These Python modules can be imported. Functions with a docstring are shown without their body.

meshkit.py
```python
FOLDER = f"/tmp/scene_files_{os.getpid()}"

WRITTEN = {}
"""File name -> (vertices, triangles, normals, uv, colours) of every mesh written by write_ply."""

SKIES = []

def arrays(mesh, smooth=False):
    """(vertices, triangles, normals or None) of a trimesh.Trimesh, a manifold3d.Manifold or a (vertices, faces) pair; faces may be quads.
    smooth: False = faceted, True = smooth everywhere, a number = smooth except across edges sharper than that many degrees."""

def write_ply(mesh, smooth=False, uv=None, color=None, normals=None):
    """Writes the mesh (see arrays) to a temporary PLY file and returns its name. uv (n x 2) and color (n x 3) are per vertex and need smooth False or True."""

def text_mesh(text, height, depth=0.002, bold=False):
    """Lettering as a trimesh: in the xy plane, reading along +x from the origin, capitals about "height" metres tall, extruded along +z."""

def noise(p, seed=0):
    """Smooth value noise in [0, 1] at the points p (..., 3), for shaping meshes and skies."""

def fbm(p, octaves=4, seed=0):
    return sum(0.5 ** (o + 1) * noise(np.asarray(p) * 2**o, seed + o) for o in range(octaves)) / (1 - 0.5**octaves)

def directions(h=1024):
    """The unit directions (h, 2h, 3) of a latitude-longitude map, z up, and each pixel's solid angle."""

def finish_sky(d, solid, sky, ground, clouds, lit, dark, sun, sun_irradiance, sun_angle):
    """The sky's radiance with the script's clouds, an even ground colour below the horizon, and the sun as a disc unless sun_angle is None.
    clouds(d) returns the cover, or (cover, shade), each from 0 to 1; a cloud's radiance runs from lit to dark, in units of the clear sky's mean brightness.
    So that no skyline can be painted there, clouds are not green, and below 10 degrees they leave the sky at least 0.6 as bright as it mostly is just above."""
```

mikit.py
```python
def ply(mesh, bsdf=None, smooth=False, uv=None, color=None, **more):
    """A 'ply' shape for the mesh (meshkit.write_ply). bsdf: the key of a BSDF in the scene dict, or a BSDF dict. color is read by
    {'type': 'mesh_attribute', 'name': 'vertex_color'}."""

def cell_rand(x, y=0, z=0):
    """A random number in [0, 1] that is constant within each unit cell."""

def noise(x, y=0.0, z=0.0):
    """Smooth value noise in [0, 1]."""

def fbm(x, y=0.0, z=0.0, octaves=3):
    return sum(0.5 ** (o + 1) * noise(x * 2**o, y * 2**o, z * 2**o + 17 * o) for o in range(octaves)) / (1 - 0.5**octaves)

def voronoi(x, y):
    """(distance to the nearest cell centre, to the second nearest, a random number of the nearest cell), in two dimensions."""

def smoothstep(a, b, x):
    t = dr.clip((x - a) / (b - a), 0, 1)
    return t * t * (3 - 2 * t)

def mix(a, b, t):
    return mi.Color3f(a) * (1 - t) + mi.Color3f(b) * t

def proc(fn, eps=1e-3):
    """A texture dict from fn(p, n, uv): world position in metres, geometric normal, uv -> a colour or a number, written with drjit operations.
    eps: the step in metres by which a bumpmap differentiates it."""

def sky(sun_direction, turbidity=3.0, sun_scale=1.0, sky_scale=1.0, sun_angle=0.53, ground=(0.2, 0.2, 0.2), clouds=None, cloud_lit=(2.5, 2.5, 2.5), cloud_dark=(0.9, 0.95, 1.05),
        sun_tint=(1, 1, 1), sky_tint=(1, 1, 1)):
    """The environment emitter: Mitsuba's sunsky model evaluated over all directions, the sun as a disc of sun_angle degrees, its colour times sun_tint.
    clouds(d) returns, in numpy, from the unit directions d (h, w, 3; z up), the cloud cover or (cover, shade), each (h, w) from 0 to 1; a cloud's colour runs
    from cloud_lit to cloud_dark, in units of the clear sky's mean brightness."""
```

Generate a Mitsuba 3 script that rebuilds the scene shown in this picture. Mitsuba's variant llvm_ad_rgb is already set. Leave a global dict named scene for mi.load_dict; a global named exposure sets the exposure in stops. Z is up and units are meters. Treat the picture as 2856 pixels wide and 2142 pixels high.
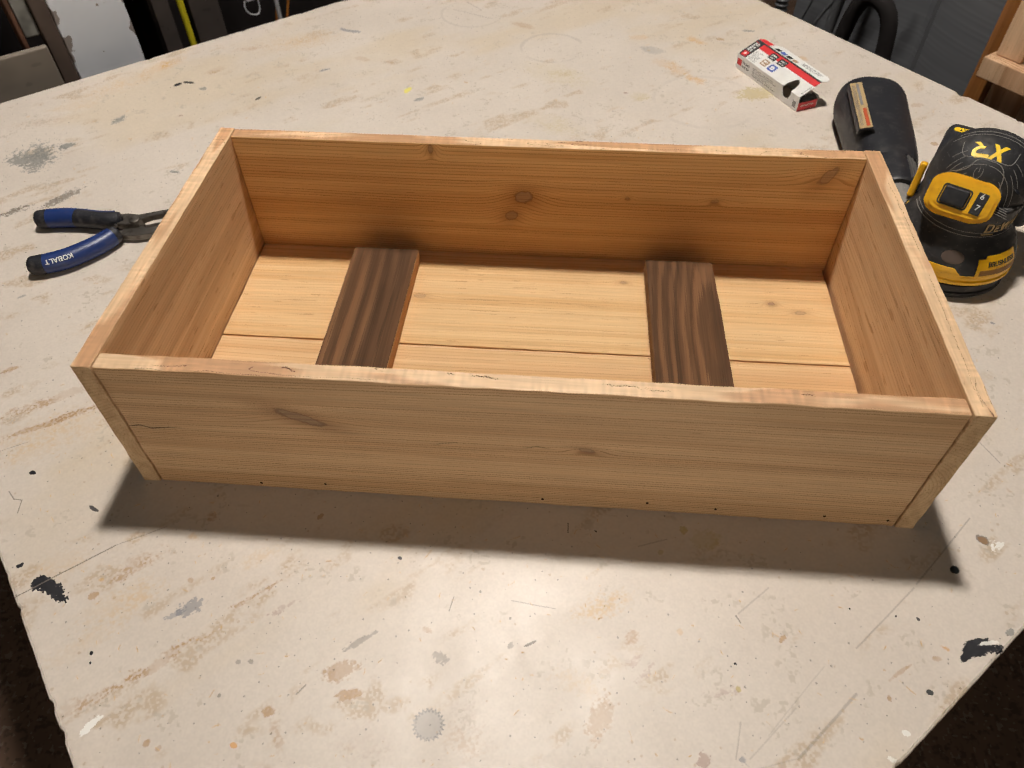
# A cedar planter box on a painted workbench, in Mitsuba 3. Units: metres, z up; z = 0 is the bench top, the box's front left corner is the origin.
import math
import numpy as np, trimesh, drjit as dr, mitsuba as mi
import shapely.geometry as sg, shapely.affinity as sa
import mikit, meshkit
from mikit import proc, noise, fbm, voronoi, cell_rand, smoothstep, mix

T = mi.ScalarTransform4f
exposure = 0.0
scene, labels = {}, {}

# ------------------------------------------------------------------ camera
CAM = np.array([0.33663, -0.32761, 0.52178])
RIGHT = np.array([0.996878, 0.078585, -0.007687]); DOWN = np.array([0.054056, -0.750180, -0.659020]); FWD = np.array([-0.057555, 0.656547, -0.752086])
scene['camera'] = {'type': 'thinlens', 'fov': 68.43, 'fov_axis': 'x', 'aperture_radius': 0.0014, 'focus_distance': 0.66, 'near_clip': 0.02, 'far_clip': 30.0,
                   'to_world': T().look_at(origin=CAM.tolist(), target=(CAM + FWD).tolist(), up=(-DOWN).tolist())}

# ------------------------------------------------------------------ lights (one overhead lamp; two unseen ones stand in for the room's fill light)
LAMP = np.array([0.278, 0.66, 2.00])
LAMP_R, LAMP_L = 0.075, (760.0, 706.0, 634.0)
ROOM_AT, ROOM_L = np.array([0.25, -1.45, 2.05]), (2.6, 2.40, 2.10)
FILL_AT, FILL_L = np.array([0.42, -1.45, 0.34]), (6.9, 6.0, 4.7)

# ------------------------------------------------------------------ helpers
def num(key):
    if key not in scene and key not in labels: return key
    n = 1
    while f'{key}_{n:03d}' in scene or f'{key}_{n:03d}' in labels: n += 1
    return f'{key}_{n:03d}'

def obj(name, mesh, bsdf, parent=None, smooth=35, label=None, cat=None, group=None, kind=None, **more):
    key = num((parent + '__' if parent else '') + name)
    scene[key] = mikit.ply(mesh, bsdf, smooth=smooth, **more)
    d = {k: v for k, v in (('label', label), ('category', cat), ('group', group), ('kind', kind)) if v}
    if d: labels[key] = d
    return key

def thing(name, label, cat, group=None):
    key = num(name)
    labels[key] = {'label': label, 'category': cat}
    if group: labels[key]['group'] = group
    return key

def cat(*ms): return trimesh.util.concatenate([m for m in ms if m is not None])
def moved(m, t=(0, 0, 0), rz=0.0, R=None):
    m = m.copy(); v = np.array(m.vertices)
    if R is not None: v = v @ np.asarray(R).T
    if rz:
        c, s = math.cos(rz), math.sin(rz); v = np.c_[v[:, 0] * c - v[:, 1] * s, v[:, 0] * s + v[:, 1] * c, v[:, 2]]
    m.vertices = v + np.asarray(t, float); return m

def rbox(size, r=0.002, step=None, jitter=0.0, freq=60.0, seed=0):
    """A box with rounded edges, centred; the grid is finer at the edges. jitter: uneven edges, as sawn wood has."""
    h = np.asarray(size, float) / 2; r = min(r, h.min() * 0.98)
    def line(a):
        n = max(1, int(round(2 * (a - r) / step))) if step else 1
        e = r * (1 - np.cos(np.linspace(0, math.pi / 2, 4)))
        return np.unique(np.round(np.r_[-a + e, np.linspace(-a + r, a - r, n + 1), a - e], 7))
    vs, fs, o = [], [], 0
    for ax in range(3):
        u, w = [(1, 2), (2, 0), (0, 1)][ax]
        U, W_ = line(h[u]), line(h[w]); nu, nw = len(U), len(W_)
        uu, ww = np.meshgrid(U, W_, indexing='ij')
        i = np.arange(nu * nw).reshape(nu, nw)
        q = np.stack([i[:-1, :-1], i[1:, :-1], i[1:, 1:], i[:-1, 1:]], -1).reshape(-1, 4)
        for sgn in (1, -1):
            p = np.zeros((nu * nw, 3)); p[:, ax] = sgn * h[ax]; p[:, u] = uu.ravel(); p[:, w] = ww.ravel()
            qq = q if sgn > 0 else q[:, ::-1]
            vs.append(p); fs.append(np.vstack([qq[:, [0, 1, 2]], qq[:, [0, 2, 3]]]) + o); o += len(p)
    v = np.vstack(vs); inner = np.clip(v, -h + r, h - r); d = v - inner
    L = np.linalg.norm(d, axis=1, keepdims=True)
    v = inner + np.where(L > 1e-9, d / np.maximum(L, 1e-9) * r, 0)
    m = trimesh.Trimesh(v, np.vstack(fs), process=False); m.merge_vertices(digits_vertex=7)
    if jitter:
        v = np.array(m.vertices); near = np.exp(-np.sort(h - np.abs(v), axis=1)[:, 1] / 0.003)
        n = np.stack([meshkit.fbm(v * freq + 31 * k + seed * 7.3, 3, seed + k) - 0.5 for k in range(3)], 1)
        m.vertices = v + n * 2 * jitter * (0.25 + near[:, None])
    return m

def box(size, at, r=0.002, rz=0.0, **k): return moved(rbox(size, r, **k), at, rz)

def sweep(path, rad, n=16, up=(0, 0, 1), cap=True, sq=1.0):
    """A tube along a path with an elliptical section; rad: per point (across, up)."""
    p = np.asarray(path, float); rad = np.broadcast_to(np.asarray(rad, float).reshape(-1, 2) if np.ndim(rad) else [rad, rad], (len(p), 2))
    t = np.gradient(p, axis=0); t /= np.linalg.norm(t, axis=1, keepdims=True)
    a = np.cross(t, up); a /= np.linalg.norm(a, axis=1, keepdims=True) + 1e-12; b = np.cross(a, t)
    ang = np.arange(n) * 2 * math.pi / n
    ca, sa_ = (np.sign(q) * np.abs(q) ** sq for q in (np.cos(ang), np.sin(ang)))
    v = p[:, None] + rad[:, None, :1] * ca[None, :, None] * a[:, None] + rad[:, None, 1:] * sa_[None, :, None] * b[:, None]
    i, j = np.meshgrid(np.arange(len(p) - 1), np.arange(n), indexing='ij')
    q = np.stack([i * n + j, i * n + (j + 1) % n, (i + 1) * n + (j + 1) % n, (i + 1) * n + j], -1).reshape(-1, 4)
    f = [q[:, [0, 2, 1]], q[:, [0, 3, 2]]]; v = v.reshape(-1, 3)
    if cap:
        k = len(v); v = np.vstack([v, p[0], p[-1]]); J = np.arange(n)
        f += [np.c_[J, (J + 1) % n, J * 0 + k][:, [0, 1, 2]], np.c_[(J + 1) % n, J, J * 0 + n][:, [0, 1, 2]] + 0]
        e = (len(p) - 1) * n; f[-1] = np.c_[e + (J + 1) % n, e + J, J * 0 + k + 1]
    m = trimesh.Trimesh(v, np.vstack(f), process=False); m.fix_normals(); return m

def smooth_path(pts, n=40):
    from scipy.interpolate import CubicSpline
    p = np.asarray(pts, float); s = np.r_[0, np.cumsum(np.linalg.norm(np.diff(p[:, :3], axis=0), axis=1))]
    return CubicSpline(s, p)(np.linspace(0, s[-1], n))

def lathe(prof, n=64, at=(0, 0, 0)):
    m = trimesh.creation.revolve(np.asarray(prof, float), sections=n); m.fix_normals(); return moved(m, at)

def superell(a, e1=0.8, e2=0.8, n=48, at=(0, 0, 0), R=None):
    th = np.linspace(-math.pi / 2, math.pi / 2, n); ph = np.linspace(-math.pi, math.pi, 2 * n + 1)[:-1]
    P = lambda x, e: np.sign(x) * np.abs(x) ** e
    th, ph = np.meshgrid(th, ph, indexing='ij')
    v = np.stack([a[0] * P(np.cos(th), e1) * P(np.cos(ph), e2), a[1] * P(np.cos(th), e1) * P(np.sin(ph), e2), a[2] * P(np.sin(th), e1)], -1).reshape(-1, 3)
    w = 2 * n; i, j = np.meshgrid(np.arange(n - 1), np.arange(w), indexing='ij')
    q = np.stack([i * w + j, i * w + (j + 1) % w, (i + 1) * w + (j + 1) % w, (i + 1) * w + j], -1).reshape(-1, 4)
    m = trimesh.Trimesh(v, np.vstack([q[:, [0, 1, 2]], q[:, [0, 2, 3]]]), process=True); m.update_faces(m.nondegenerate_faces()); m.fix_normals()
    return moved(m, at, R=R)

def plate(poly, h, at=(0, 0, 0), R=None, dens=None, bevel=0.0):
    """A polygon extruded along its own z, at a place."""
    parts = []
    for g in getattr(poly, 'geoms', [poly]):
        if dens: g = g.segmentize(dens)
        if bevel:
            parts.append(trimesh.creation.extrude_polygon(g, h - bevel, engine='earcut'))
            k = 3
            for q in range(k):
                a = (q + 1) / (k) * math.pi / 2; gi = g.buffer(-bevel * (1 - math.cos(a)))
                if gi.is_empty: continue
                for gg in getattr(gi, 'geoms', [gi]):
                    parts.append(trimesh.creation.extrude_polygon(gg, h - bevel + bevel * math.sin(a), engine='earcut'))
        else: parts.append(trimesh.creation.extrude_polygon(g, h, engine='earcut'))
    return moved(cat(*parts), at, R=R)

def rrect(w, h, r, cx=0.0, cy=0.0): return sg.box(cx - w / 2 + r, cy - h / 2 + r, cx + w / 2 - r, cy + h / 2 - r).buffer(r, 6)
def poly(*p): return sg.Polygon(p)
def Z(deg): c, s = math.cos(math.radians(deg)), math.sin(math.radians(deg)); return np.array([[c, -s, 0], [s, c, 0], [0, 0, 1.0]])
def frame(x, y, z): return np.array([x, y, z], float).T      # columns: the local axes

# ------------------------------------------------------------------ materials
def bs(name, color, rough=0.5, metallic=0.0, spec=0.5, bump=None, bscale=1.0, **k):
    c = color if isinstance(color, dict) else {'type': 'rgb', 'value': list(color)}
    r = rough if isinstance(rough, (dict, float)) else float(rough)
    d = {'type': 'principled', 'base_color': c, 'roughness': r, 'metallic': float(metallic), 'specular': float(spec), **k}
    if bump: d = {'type': 'bumpmap', 'arbitrary': bump, 'scale': float(bscale), 'bsdf': d}
    scene[name] = {'type': 'twosided', 'bsdf': d}
    return name
MARKS = [
    (np.float64(-0.2218),np.float64(0.6585),np.float64(0.0069),np.float64(0.0041),0.96,'k',1,0.15,0.5), (np.float64(-0.2104),np.float64(0.666),np.float64(0.0086),np.float64(0.003),-0.26,'k',0.9,0.2,0.5), (np.float64(-0.1836),np.float64(0.6503),np.float64(0.0064),np.float64(0.0045),-0.14,'g',0.8,0.3,0.7), (np.float64(-0.3335),np.float64(0.466),np.float64(0.0318),np.float64(0.0238),-0.57,'g',0.9,0.3,1.6),
    (np.float64(-0.3057),np.float64(0.4926),np.float64(0.0105),np.float64(0.0063),0.74,'g',0.8,0.2,1.0), (np.float64(-0.2657),np.float64(0.5605),np.float64(0.0133),np.float64(0.0073),1.19,'g',0.8,0.3,1.2), (np.float64(-0.2604),np.float64(0.3813),np.float64(0.0229),np.float64(0.0069),0.9,'d',0.9,0.3,1.8), (np.float64(-0.3034),np.float64(0.3528),np.float64(0.0175),np.float64(0.0052),0.74,'d',0.9,0.3,1.8),
    (np.float64(-0.2648),np.float64(0.7159),np.float64(0.0478),np.float64(0.0191),0.95,'o',0.65,0.9,0.5), (np.float64(-0.2537),np.float64(0.7612),np.float64(0.0262),np.float64(0.0131),0.84,'o',0.4,0.9,0.5), (np.float64(-0.2998),np.float64(0.6576),np.float64(0.0924),np.float64(0.0323),0.82,'t',0.5,0.9,0.6), (np.float64(-0.1869),np.float64(0.5753),np.float64(0.0038),np.float64(0.0026),0.06,'r',0.8,0.2,0.3),
    (np.float64(-0.1437),np.float64(0.4455),np.float64(0.0061),np.float64(0.0037),-0.27,'g',0.8,0.3,0.3), (np.float64(-0.1834),np.float64(0.7038),np.float64(0.0197),np.float64(0.0088),0.68,'b',0.5,0.7,0.6), (np.float64(-0.3429),np.float64(0.5897),np.float64(0.0421),np.float64(0.0147),0.37,'t',0.5,0.8,0.8), (np.float64(-0.3622),np.float64(0.5494),np.float64(0.0525),np.float64(0.0157),0.42,'b',0.25,0.8,1.0),
    (np.float64(-0.0895),np.float64(0.8024),np.float64(0.0869),np.float64(0.0434),0.44,'t',0.45,0.9,0.7), (np.float64(-0.1539),np.float64(0.7751),np.float64(0.0276),np.float64(0.0083),0.29,'b',0.4,0.6,1.0), (np.float64(-0.0242),np.float64(0.7139),np.float64(0.0088),np.float64(0.0026),0.39,'n',0.9,0.2,0.2), (np.float64(-0.0975),np.float64(0.6271),np.float64(0.0049),np.float64(0.0029),0.98,'k',0.8,0.2,0.5),
    (np.float64(-0.0145),np.float64(0.8457),np.float64(0.0196),np.float64(0.0049),-0.28,'n',0.8,0.2,0.4), (np.float64(0.1085),np.float64(0.6636),np.float64(0.0099),np.float64(0.005),1.26,'y',0.8,0.3,0.2), (np.float64(0.1285),np.float64(0.6416),np.float64(0.0078),np.float64(0.0039),0.77,'g',0.7,0.3,0.5), (np.float64(0.255),np.float64(0.8804),np.float64(0.0268),np.float64(0.0081),-0.46,'b',0.5,0.5,0.4),
    (np.float64(0.0236),np.float64(0.753),np.float64(0.0132),np.float64(0.0079),-0.16,'b',0.4,0.5,0.5), (np.float64(0.0669),np.float64(0.7454),np.float64(0.011),np.float64(0.0044),-0.2,'b',0.4,0.5,0.4), (np.float64(0.3126),np.float64(0.7239),np.float64(0.0703),np.float64(0.0352),-0.55,'l',0.4,0.9,0.7), (np.float64(0.3182),np.float64(0.5844),np.float64(0.0579),np.float64(0.0289),-0.56,'l',0.35,0.9,0.7),
    (np.float64(0.4809),np.float64(0.7556),np.float64(0.0388),np.float64(0.0155),-0.85,'o',0.45,0.6,1.0), (np.float64(0.4552),np.float64(0.8083),np.float64(0.02),np.float64(0.012),-0.32,'g',0.35,0.4,0.4), (np.float64(0.4358),np.float64(0.8506),np.float64(0.0185),np.float64(0.0092),0.06,'o',0.4,0.5,0.8), (np.float64(0.4331),np.float64(0.665),np.float64(0.017),np.float64(0.0153),-0.77,'l',0.5,0.6,0.8),
    (np.float64(0.411),np.float64(0.6752),np.float64(0.0032),np.float64(0.0026),0.06,'r',0.9,0.2,0.2), (np.float64(0.52),np.float64(0.8447),np.float64(0.0206),np.float64(0.0103),-0.59,'o',0.55,0.5,0.9), (np.float64(0.5101),np.float64(0.72),np.float64(0.0221),np.float64(0.0111),-0.75,'o',0.6,0.5,0.9), (np.float64(0.5962),np.float64(0.6858),np.float64(0.0334),np.float64(0.0184),0.22,'l',0.75,0.25,0.9),
    (np.float64(0.6063),np.float64(0.882),np.float64(0.01),np.float64(0.0035),0.06,'g',0.7,0.2,0.2), (np.float64(0.559),np.float64(0.8503),np.float64(0.0058),np.float64(0.0041),-0.88,'b',0.7,0.3,0.4), (np.float64(0.6768),np.float64(0.7953),np.float64(0.0083),np.float64(0.005),-0.49,'o',0.6,0.5,0.5), (np.float64(0.8031),np.float64(0.6663),np.float64(0.0121),np.float64(0.006),0.49,'b',0.5,0.5,0.6),
    (np.float64(0.8014),np.float64(0.5701),np.float64(0.0057),np.float64(0.0051),-0.54,'b',0.7,0.2,0.3), (np.float64(-0.1014),np.float64(0.0577),np.float64(0.0555),np.float64(0.0044),0.56,'b',0.8,0.5,0.9), (np.float64(-0.1235),np.float64(0.076),np.float64(0.0484),np.float64(0.0068),0.61,'b',0.55,0.6,1.3), (np.float64(-0.0993),np.float64(0.0448),np.float64(0.0743),np.float64(0.0297),0.51,'t',0.4,0.9,0.8),
    (np.float64(-0.1112),np.float64(0.0189),np.float64(0.0335),np.float64(0.0134),0.53,'t',0.4,0.9,1.0), (np.float64(-0.1126),np.float64(0.178),np.float64(0.0532),np.float64(0.016),0.46,'t',0.18,0.9,0.8), (np.float64(-0.0963),np.float64(0.0026),np.float64(0.0029),np.float64(0.002),-0.26,'k',1,0.15,0.3), (np.float64(-0.0294),np.float64(-0.0279),np.float64(0.0064),np.float64(0.0016),-0.5,'k',0.9,0.2,0.2),
    (np.float64(-0.1762),np.float64(0.1128),np.float64(0.0097),np.float64(0.0039),0.58,'b',0.7,0.4,1.0), (np.float64(-0.218),np.float64(0.2138),np.float64(0.0055),np.float64(0.0019),0.77,'g',0.7,0.4,0.6), (np.float64(-0.0429),np.float64(-0.0941),np.float64(0.006),np.float64(0.0045),0.27,'k',1,0.08,0.6), (np.float64(-0.0365),np.float64(-0.0981),np.float64(0.0097),np.float64(0.0058),-0.24,'k',1,0.08,0.9),
    (np.float64(-0.0279),np.float64(-0.1023),np.float64(0.0097),np.float64(0.0054),-0.44,'k',1,0.08,1.6), (np.float64(-0.0211),np.float64(-0.1066),np.float64(0.0058),np.float64(0.0029),-0.53,'k',1,0.08,1.6), (np.float64(-0.0634),np.float64(-0.0813),np.float64(0.0034),np.float64(0.0023),0.7,'k',1,0.1,1.0), (np.float64(0.0009),np.float64(-0.0893),np.float64(0.0028),np.float64(0.0025),0.07,'o',0.6,0.3,0.3),
    (np.float64(0.0016),np.float64(-0.1034),np.float64(0.0039),np.float64(0.0035),0.36,'b',0.8,0.3,0.6), (np.float64(0.0875),np.float64(-0.0816),np.float64(0.002),np.float64(0.0018),0.45,'b',0.7,0.3,0.4), (np.float64(0.0708),np.float64(-0.087),np.float64(0.0027),np.float64(0.0024),-0.36,'b',0.5,0.3,0.5), (np.float64(0.0769),np.float64(-0.1072),np.float64(0.0068),np.float64(0.0048),0.63,'n',0.85,0.3,2.2),
    (np.float64(0.0692),np.float64(-0.1127),np.float64(0.0056),np.float64(0.0023),0.76,'n',0.7,0.3,2.0), (np.float64(0.0679),np.float64(-0.1508),np.float64(0.0506),np.float64(0.0046),0.71,'b',0.75,0.7,1.1), (np.float64(0.037),np.float64(-0.1745),np.float64(0.0243),np.float64(0.0073),0.58,'b',0.55,0.8,1.0), (np.float64(0.0234),np.float64(-0.0768),np.float64(0.0324),np.float64(0.0081),0.7,'b',0.55,0.8,1.1),
    (np.float64(0.0285),np.float64(-0.1058),np.float64(0.0371),np.float64(0.0186),0.6,'t',0.5,0.9,1.0), (np.float64(-0.0337),np.float64(-0.0803),np.float64(0.0307),np.float64(0.0153),0.62,'t',0.45,0.9,0.9), (np.float64(0.012),np.float64(-0.1385),np.float64(0.0294),np.float64(0.0103),0.7,'t',0.35,0.9,1.1), (np.float64(0.1435),np.float64(-0.105),np.float64(0.0127),np.float64(0.0025),0.61,'r',0.5,0.5,1.6),
    (np.float64(0.1211),np.float64(-0.0941),np.float64(0.0217),np.float64(0.0022),0.65,'b',0.6,0.5,1.5), (np.float64(0.2072),np.float64(-0.1217),np.float64(0.0144),np.float64(0.0017),0.62,'d',0.8,0.4,1.0), (np.float64(0.2092),np.float64(-0.1236),np.float64(0.0118),np.float64(0.0024),0.55,'p',0.5,0.4,0.5), (np.float64(0.1966),np.float64(-0.1436),np.float64(0.0142),np.float64(0.0064),0.4,'b',0.7,0.35,0.9),
    (np.float64(0.2079),np.float64(-0.159),np.float64(0.0112),np.float64(0.0056),0.16,'b',0.8,0.25,0.6), (np.float64(0.268),np.float64(-0.1297),np.float64(0.0063),np.float64(0.005),-0.47,'d',0.6,0.3,1.4), (np.float64(0.2527),np.float64(-0.1115),np.float64(0.0043),np.float64(0.0026),-0.25,'b',0.5,0.5,1.0), (np.float64(0.1565),np.float64(-0.1751),np.float64(0.0049),np.float64(0.0049),0.45,'b',0.8,0.3,0.8),
    (np.float64(0.1669),np.float64(-0.1903),np.float64(0.0157),np.float64(0.0047),-1.02,'b',0.4,0.7,0.9), (np.float64(0.0412),np.float64(-0.1919),np.float64(0.0084),np.float64(0.0034),0.8,'w',1,0.12,0.7), (np.float64(0.0197),np.float64(-0.1469),np.float64(0.0015),np.float64(0.0015),0.08,'k',1,0.1,0.1), (np.float64(0.0223),np.float64(-0.1526),np.float64(0.001),np.float64(0.001),0.08,'k',1,0.1,0.1),
    (np.float64(0.2258),np.float64(-0.0562),np.float64(0.0014),np.float64(0.0014),0.07,'k',1,0.1,0.1), (np.float64(0.1413),np.float64(-0.1982),np.float64(0.002),np.float64(0.0022),0.08,'c',1,0.15,0.2), (np.float64(0.0865),np.float64(-0.1991),np.float64(0.0026),np.float64(0.0026),0.52,'b',0.8,0.3,0.7), (np.float64(0.0943),np.float64(-0.203),np.float64(0.0018),np.float64(0.0018),0.57,'b',0.5,0.3,0.7),
    (np.float64(0.1245),np.float64(-0.1452),np.float64(0.0019),np.float64(0.0019),0.08,'d',0.6,0.3,0.7), (np.float64(0.1341),np.float64(-0.1441),np.float64(0.0019),np.float64(0.0019),0.08,'d',0.7,0.3,0.7), (np.float64(0.1203),np.float64(-0.1648),np.float64(0.0016),np.float64(0.0016),0.08,'d',0.7,0.2,0.4), (np.float64(0.2259),np.float64(-0.1872),np.float64(0.0254),np.float64(0.0152),-0.15,'r',0.22,0.9,1.0),
    (np.float64(0.2891),np.float64(-0.1824),np.float64(0.0191),np.float64(0.0133),-0.22,'b',0.25,0.9,1.0), (np.float64(0.4438),np.float64(-0.0133),np.float64(0.0044),np.float64(0.0044),-0.31,'l',0.9,0.3,0.5), (np.float64(0.4616),np.float64(-0.0235),np.float64(0.0122),np.float64(0.0085),-0.26,'l',0.6,0.5,1.0), (np.float64(0.4263),np.float64(-0.0361),np.float64(0.0025),np.float64(0.0025),0.07,'l',0.7,0.3,0.5),
    (np.float64(0.6443),np.float64(-0.0342),np.float64(0.0037),np.float64(0.0033),-0.59,'e',1,0.06,0.2), (np.float64(0.6012),np.float64(-0.1291),np.float64(0.0025),np.float64(0.0025),-0.3,'e',0.95,0.06,0.15), (np.float64(0.6739),np.float64(-0.0064),np.float64(0.0052),np.float64(0.0046),-0.6,'d',0.9,0.15,0.4), (np.float64(0.6741),np.float64(-0.0068),np.float64(0.0041),np.float64(0.0035),-0.56,'c',1,0.15,0.4),
    (np.float64(0.6811),np.float64(-0.0119),np.float64(0.0075),np.float64(0.0034),0.34,'w',0.9,0.3,2.2), (np.float64(0.6434),np.float64(-0.0934),np.float64(0.0102),np.float64(0.0061),0.48,'k',1,0.06,0.4), (np.float64(0.6346),np.float64(-0.1003),np.float64(0.0067),np.float64(0.0023),0.59,'k',1,0.08,0.8), (np.float64(0.6507),np.float64(-0.0942),np.float64(0.0067),np.float64(0.0037),0.32,'k',1,0.08,1.6),
    (np.float64(0.6513),np.float64(-0.0895),np.float64(0.0072),np.float64(0.0018),0.26,'w',0.9,0.2,0.7), (np.float64(0.6573),np.float64(-0.0913),np.float64(0.0016),np.float64(0.0016),0.08,'k',0.9,0.1,0.6), (np.float64(0.4008),np.float64(-0.119),np.float64(0.0098),np.float64(0.0039),0.73,'r',0.45,0.5,1.2), (np.float64(0.41),np.float64(-0.1286),np.float64(0.0099),np.float64(0.003),0.54,'r',0.4,0.5,1.4),
    (np.float64(0.4005),np.float64(-0.1044),np.float64(0.0068),np.float64(0.0041),0.66,'b',0.5,0.5,1.0), (np.float64(0.3792),np.float64(-0.083),np.float64(0.0313),np.float64(0.011),0.51,'t',0.55,0.7,1.0), (np.float64(0.3786),np.float64(-0.1596),np.float64(0.0155),np.float64(0.0078),1.02,'b',0.75,0.5,1.1), (np.float64(0.3747),np.float64(-0.1758),np.float64(0.0099),np.float64(0.0049),1.13,'b',0.4,0.6,1.0),
    (np.float64(0.3299),np.float64(-0.1134),np.float64(0.0065),np.float64(0.001),0.68,'d',1,0.2,0.3), (np.float64(0.4698),np.float64(-0.1372),np.float64(0.0022),np.float64(0.0022),-0.21,'l',1,0.2,0.3), (np.float64(0.4603),np.float64(-0.1392),np.float64(0.0154),np.float64(0.0038),-0.04,'r',0.35,0.6,1.3), (np.float64(0.4441),np.float64(-0.1831),np.float64(0.0053),np.float64(0.0032),0.89,'r',0.85,0.2,1.2),
    (np.float64(0.4689),np.float64(-0.1825),np.float64(0.0046),np.float64(0.0032),-0.22,'n',0.7,0.3,1.6), (np.float64(0.5068),np.float64(-0.0967),np.float64(0.0045),np.float64(0.0022),0.72,'b',0.8,0.2,1.0), (np.float64(0.433),np.float64(-0.0958),np.float64(0.0025),np.float64(0.0025),-0.5,'o',0.5,0.4,0.8), (np.float64(0.606),np.float64(-0.0772),np.float64(0.0013),np.float64(0.0013),-0.49,'k',0.9,0.1,0.3),
    (np.float64(0.5895),np.float64(-0.0756),np.float64(0.0009),np.float64(0.0009),-0.3,'k',0.9,0.1,0.3), (np.float64(0.5584),np.float64(-0.0731),np.float64(0.0008),np.float64(0.0008),-0.37,'k',1,0.1,0.2), (np.float64(0.474),np.float64(-0.1199),np.float64(0.001),np.float64(0.001),-0.27,'k',1,0.1,0.2), (np.float64(0.6172),np.float64(-0.0957),np.float64(0.0036),np.float64(0.0018),-0.2,'c',0.7,0.3,1.2),
    (np.float64(0.5713),np.float64(-0.1344),np.float64(0.0026),np.float64(0.0018),-1.08,'b',0.7,0.3,1.3), (np.float64(0.5838),np.float64(-0.1148),np.float64(0.0139),np.float64(0.0014),0.61,'b',0.6,0.4,0.8), (np.float64(0.6683),np.float64(-0.0794),np.float64(0.0047),np.float64(0.0023),0.62,'g',0.8,0.2,0.5), (np.float64(0.5765),np.float64(-0.1575),np.float64(0.0021),np.float64(0.0015),-0.64,'w',1,0.1,0.4),
    (np.float64(0.5655),np.float64(-0.1724),np.float64(0.0031),np.float64(0.0022),-0.7,'w',0.9,0.15,0.9), (np.float64(0.6097),np.float64(-0.1032),np.float64(0.0036),np.float64(0.0014),-0.2,'b',0.6,0.4,1.0), (np.float64(0.3142),np.float64(-0.119),np.float64(0.0023),np.float64(0.0023),0.08,'d',0.6,0.3,1.0), (np.float64(0.3125),np.float64(-0.0986),np.float64(0.0013),np.float64(0.0013),0.08,'d',0.8,0.3,0.5),
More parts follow.
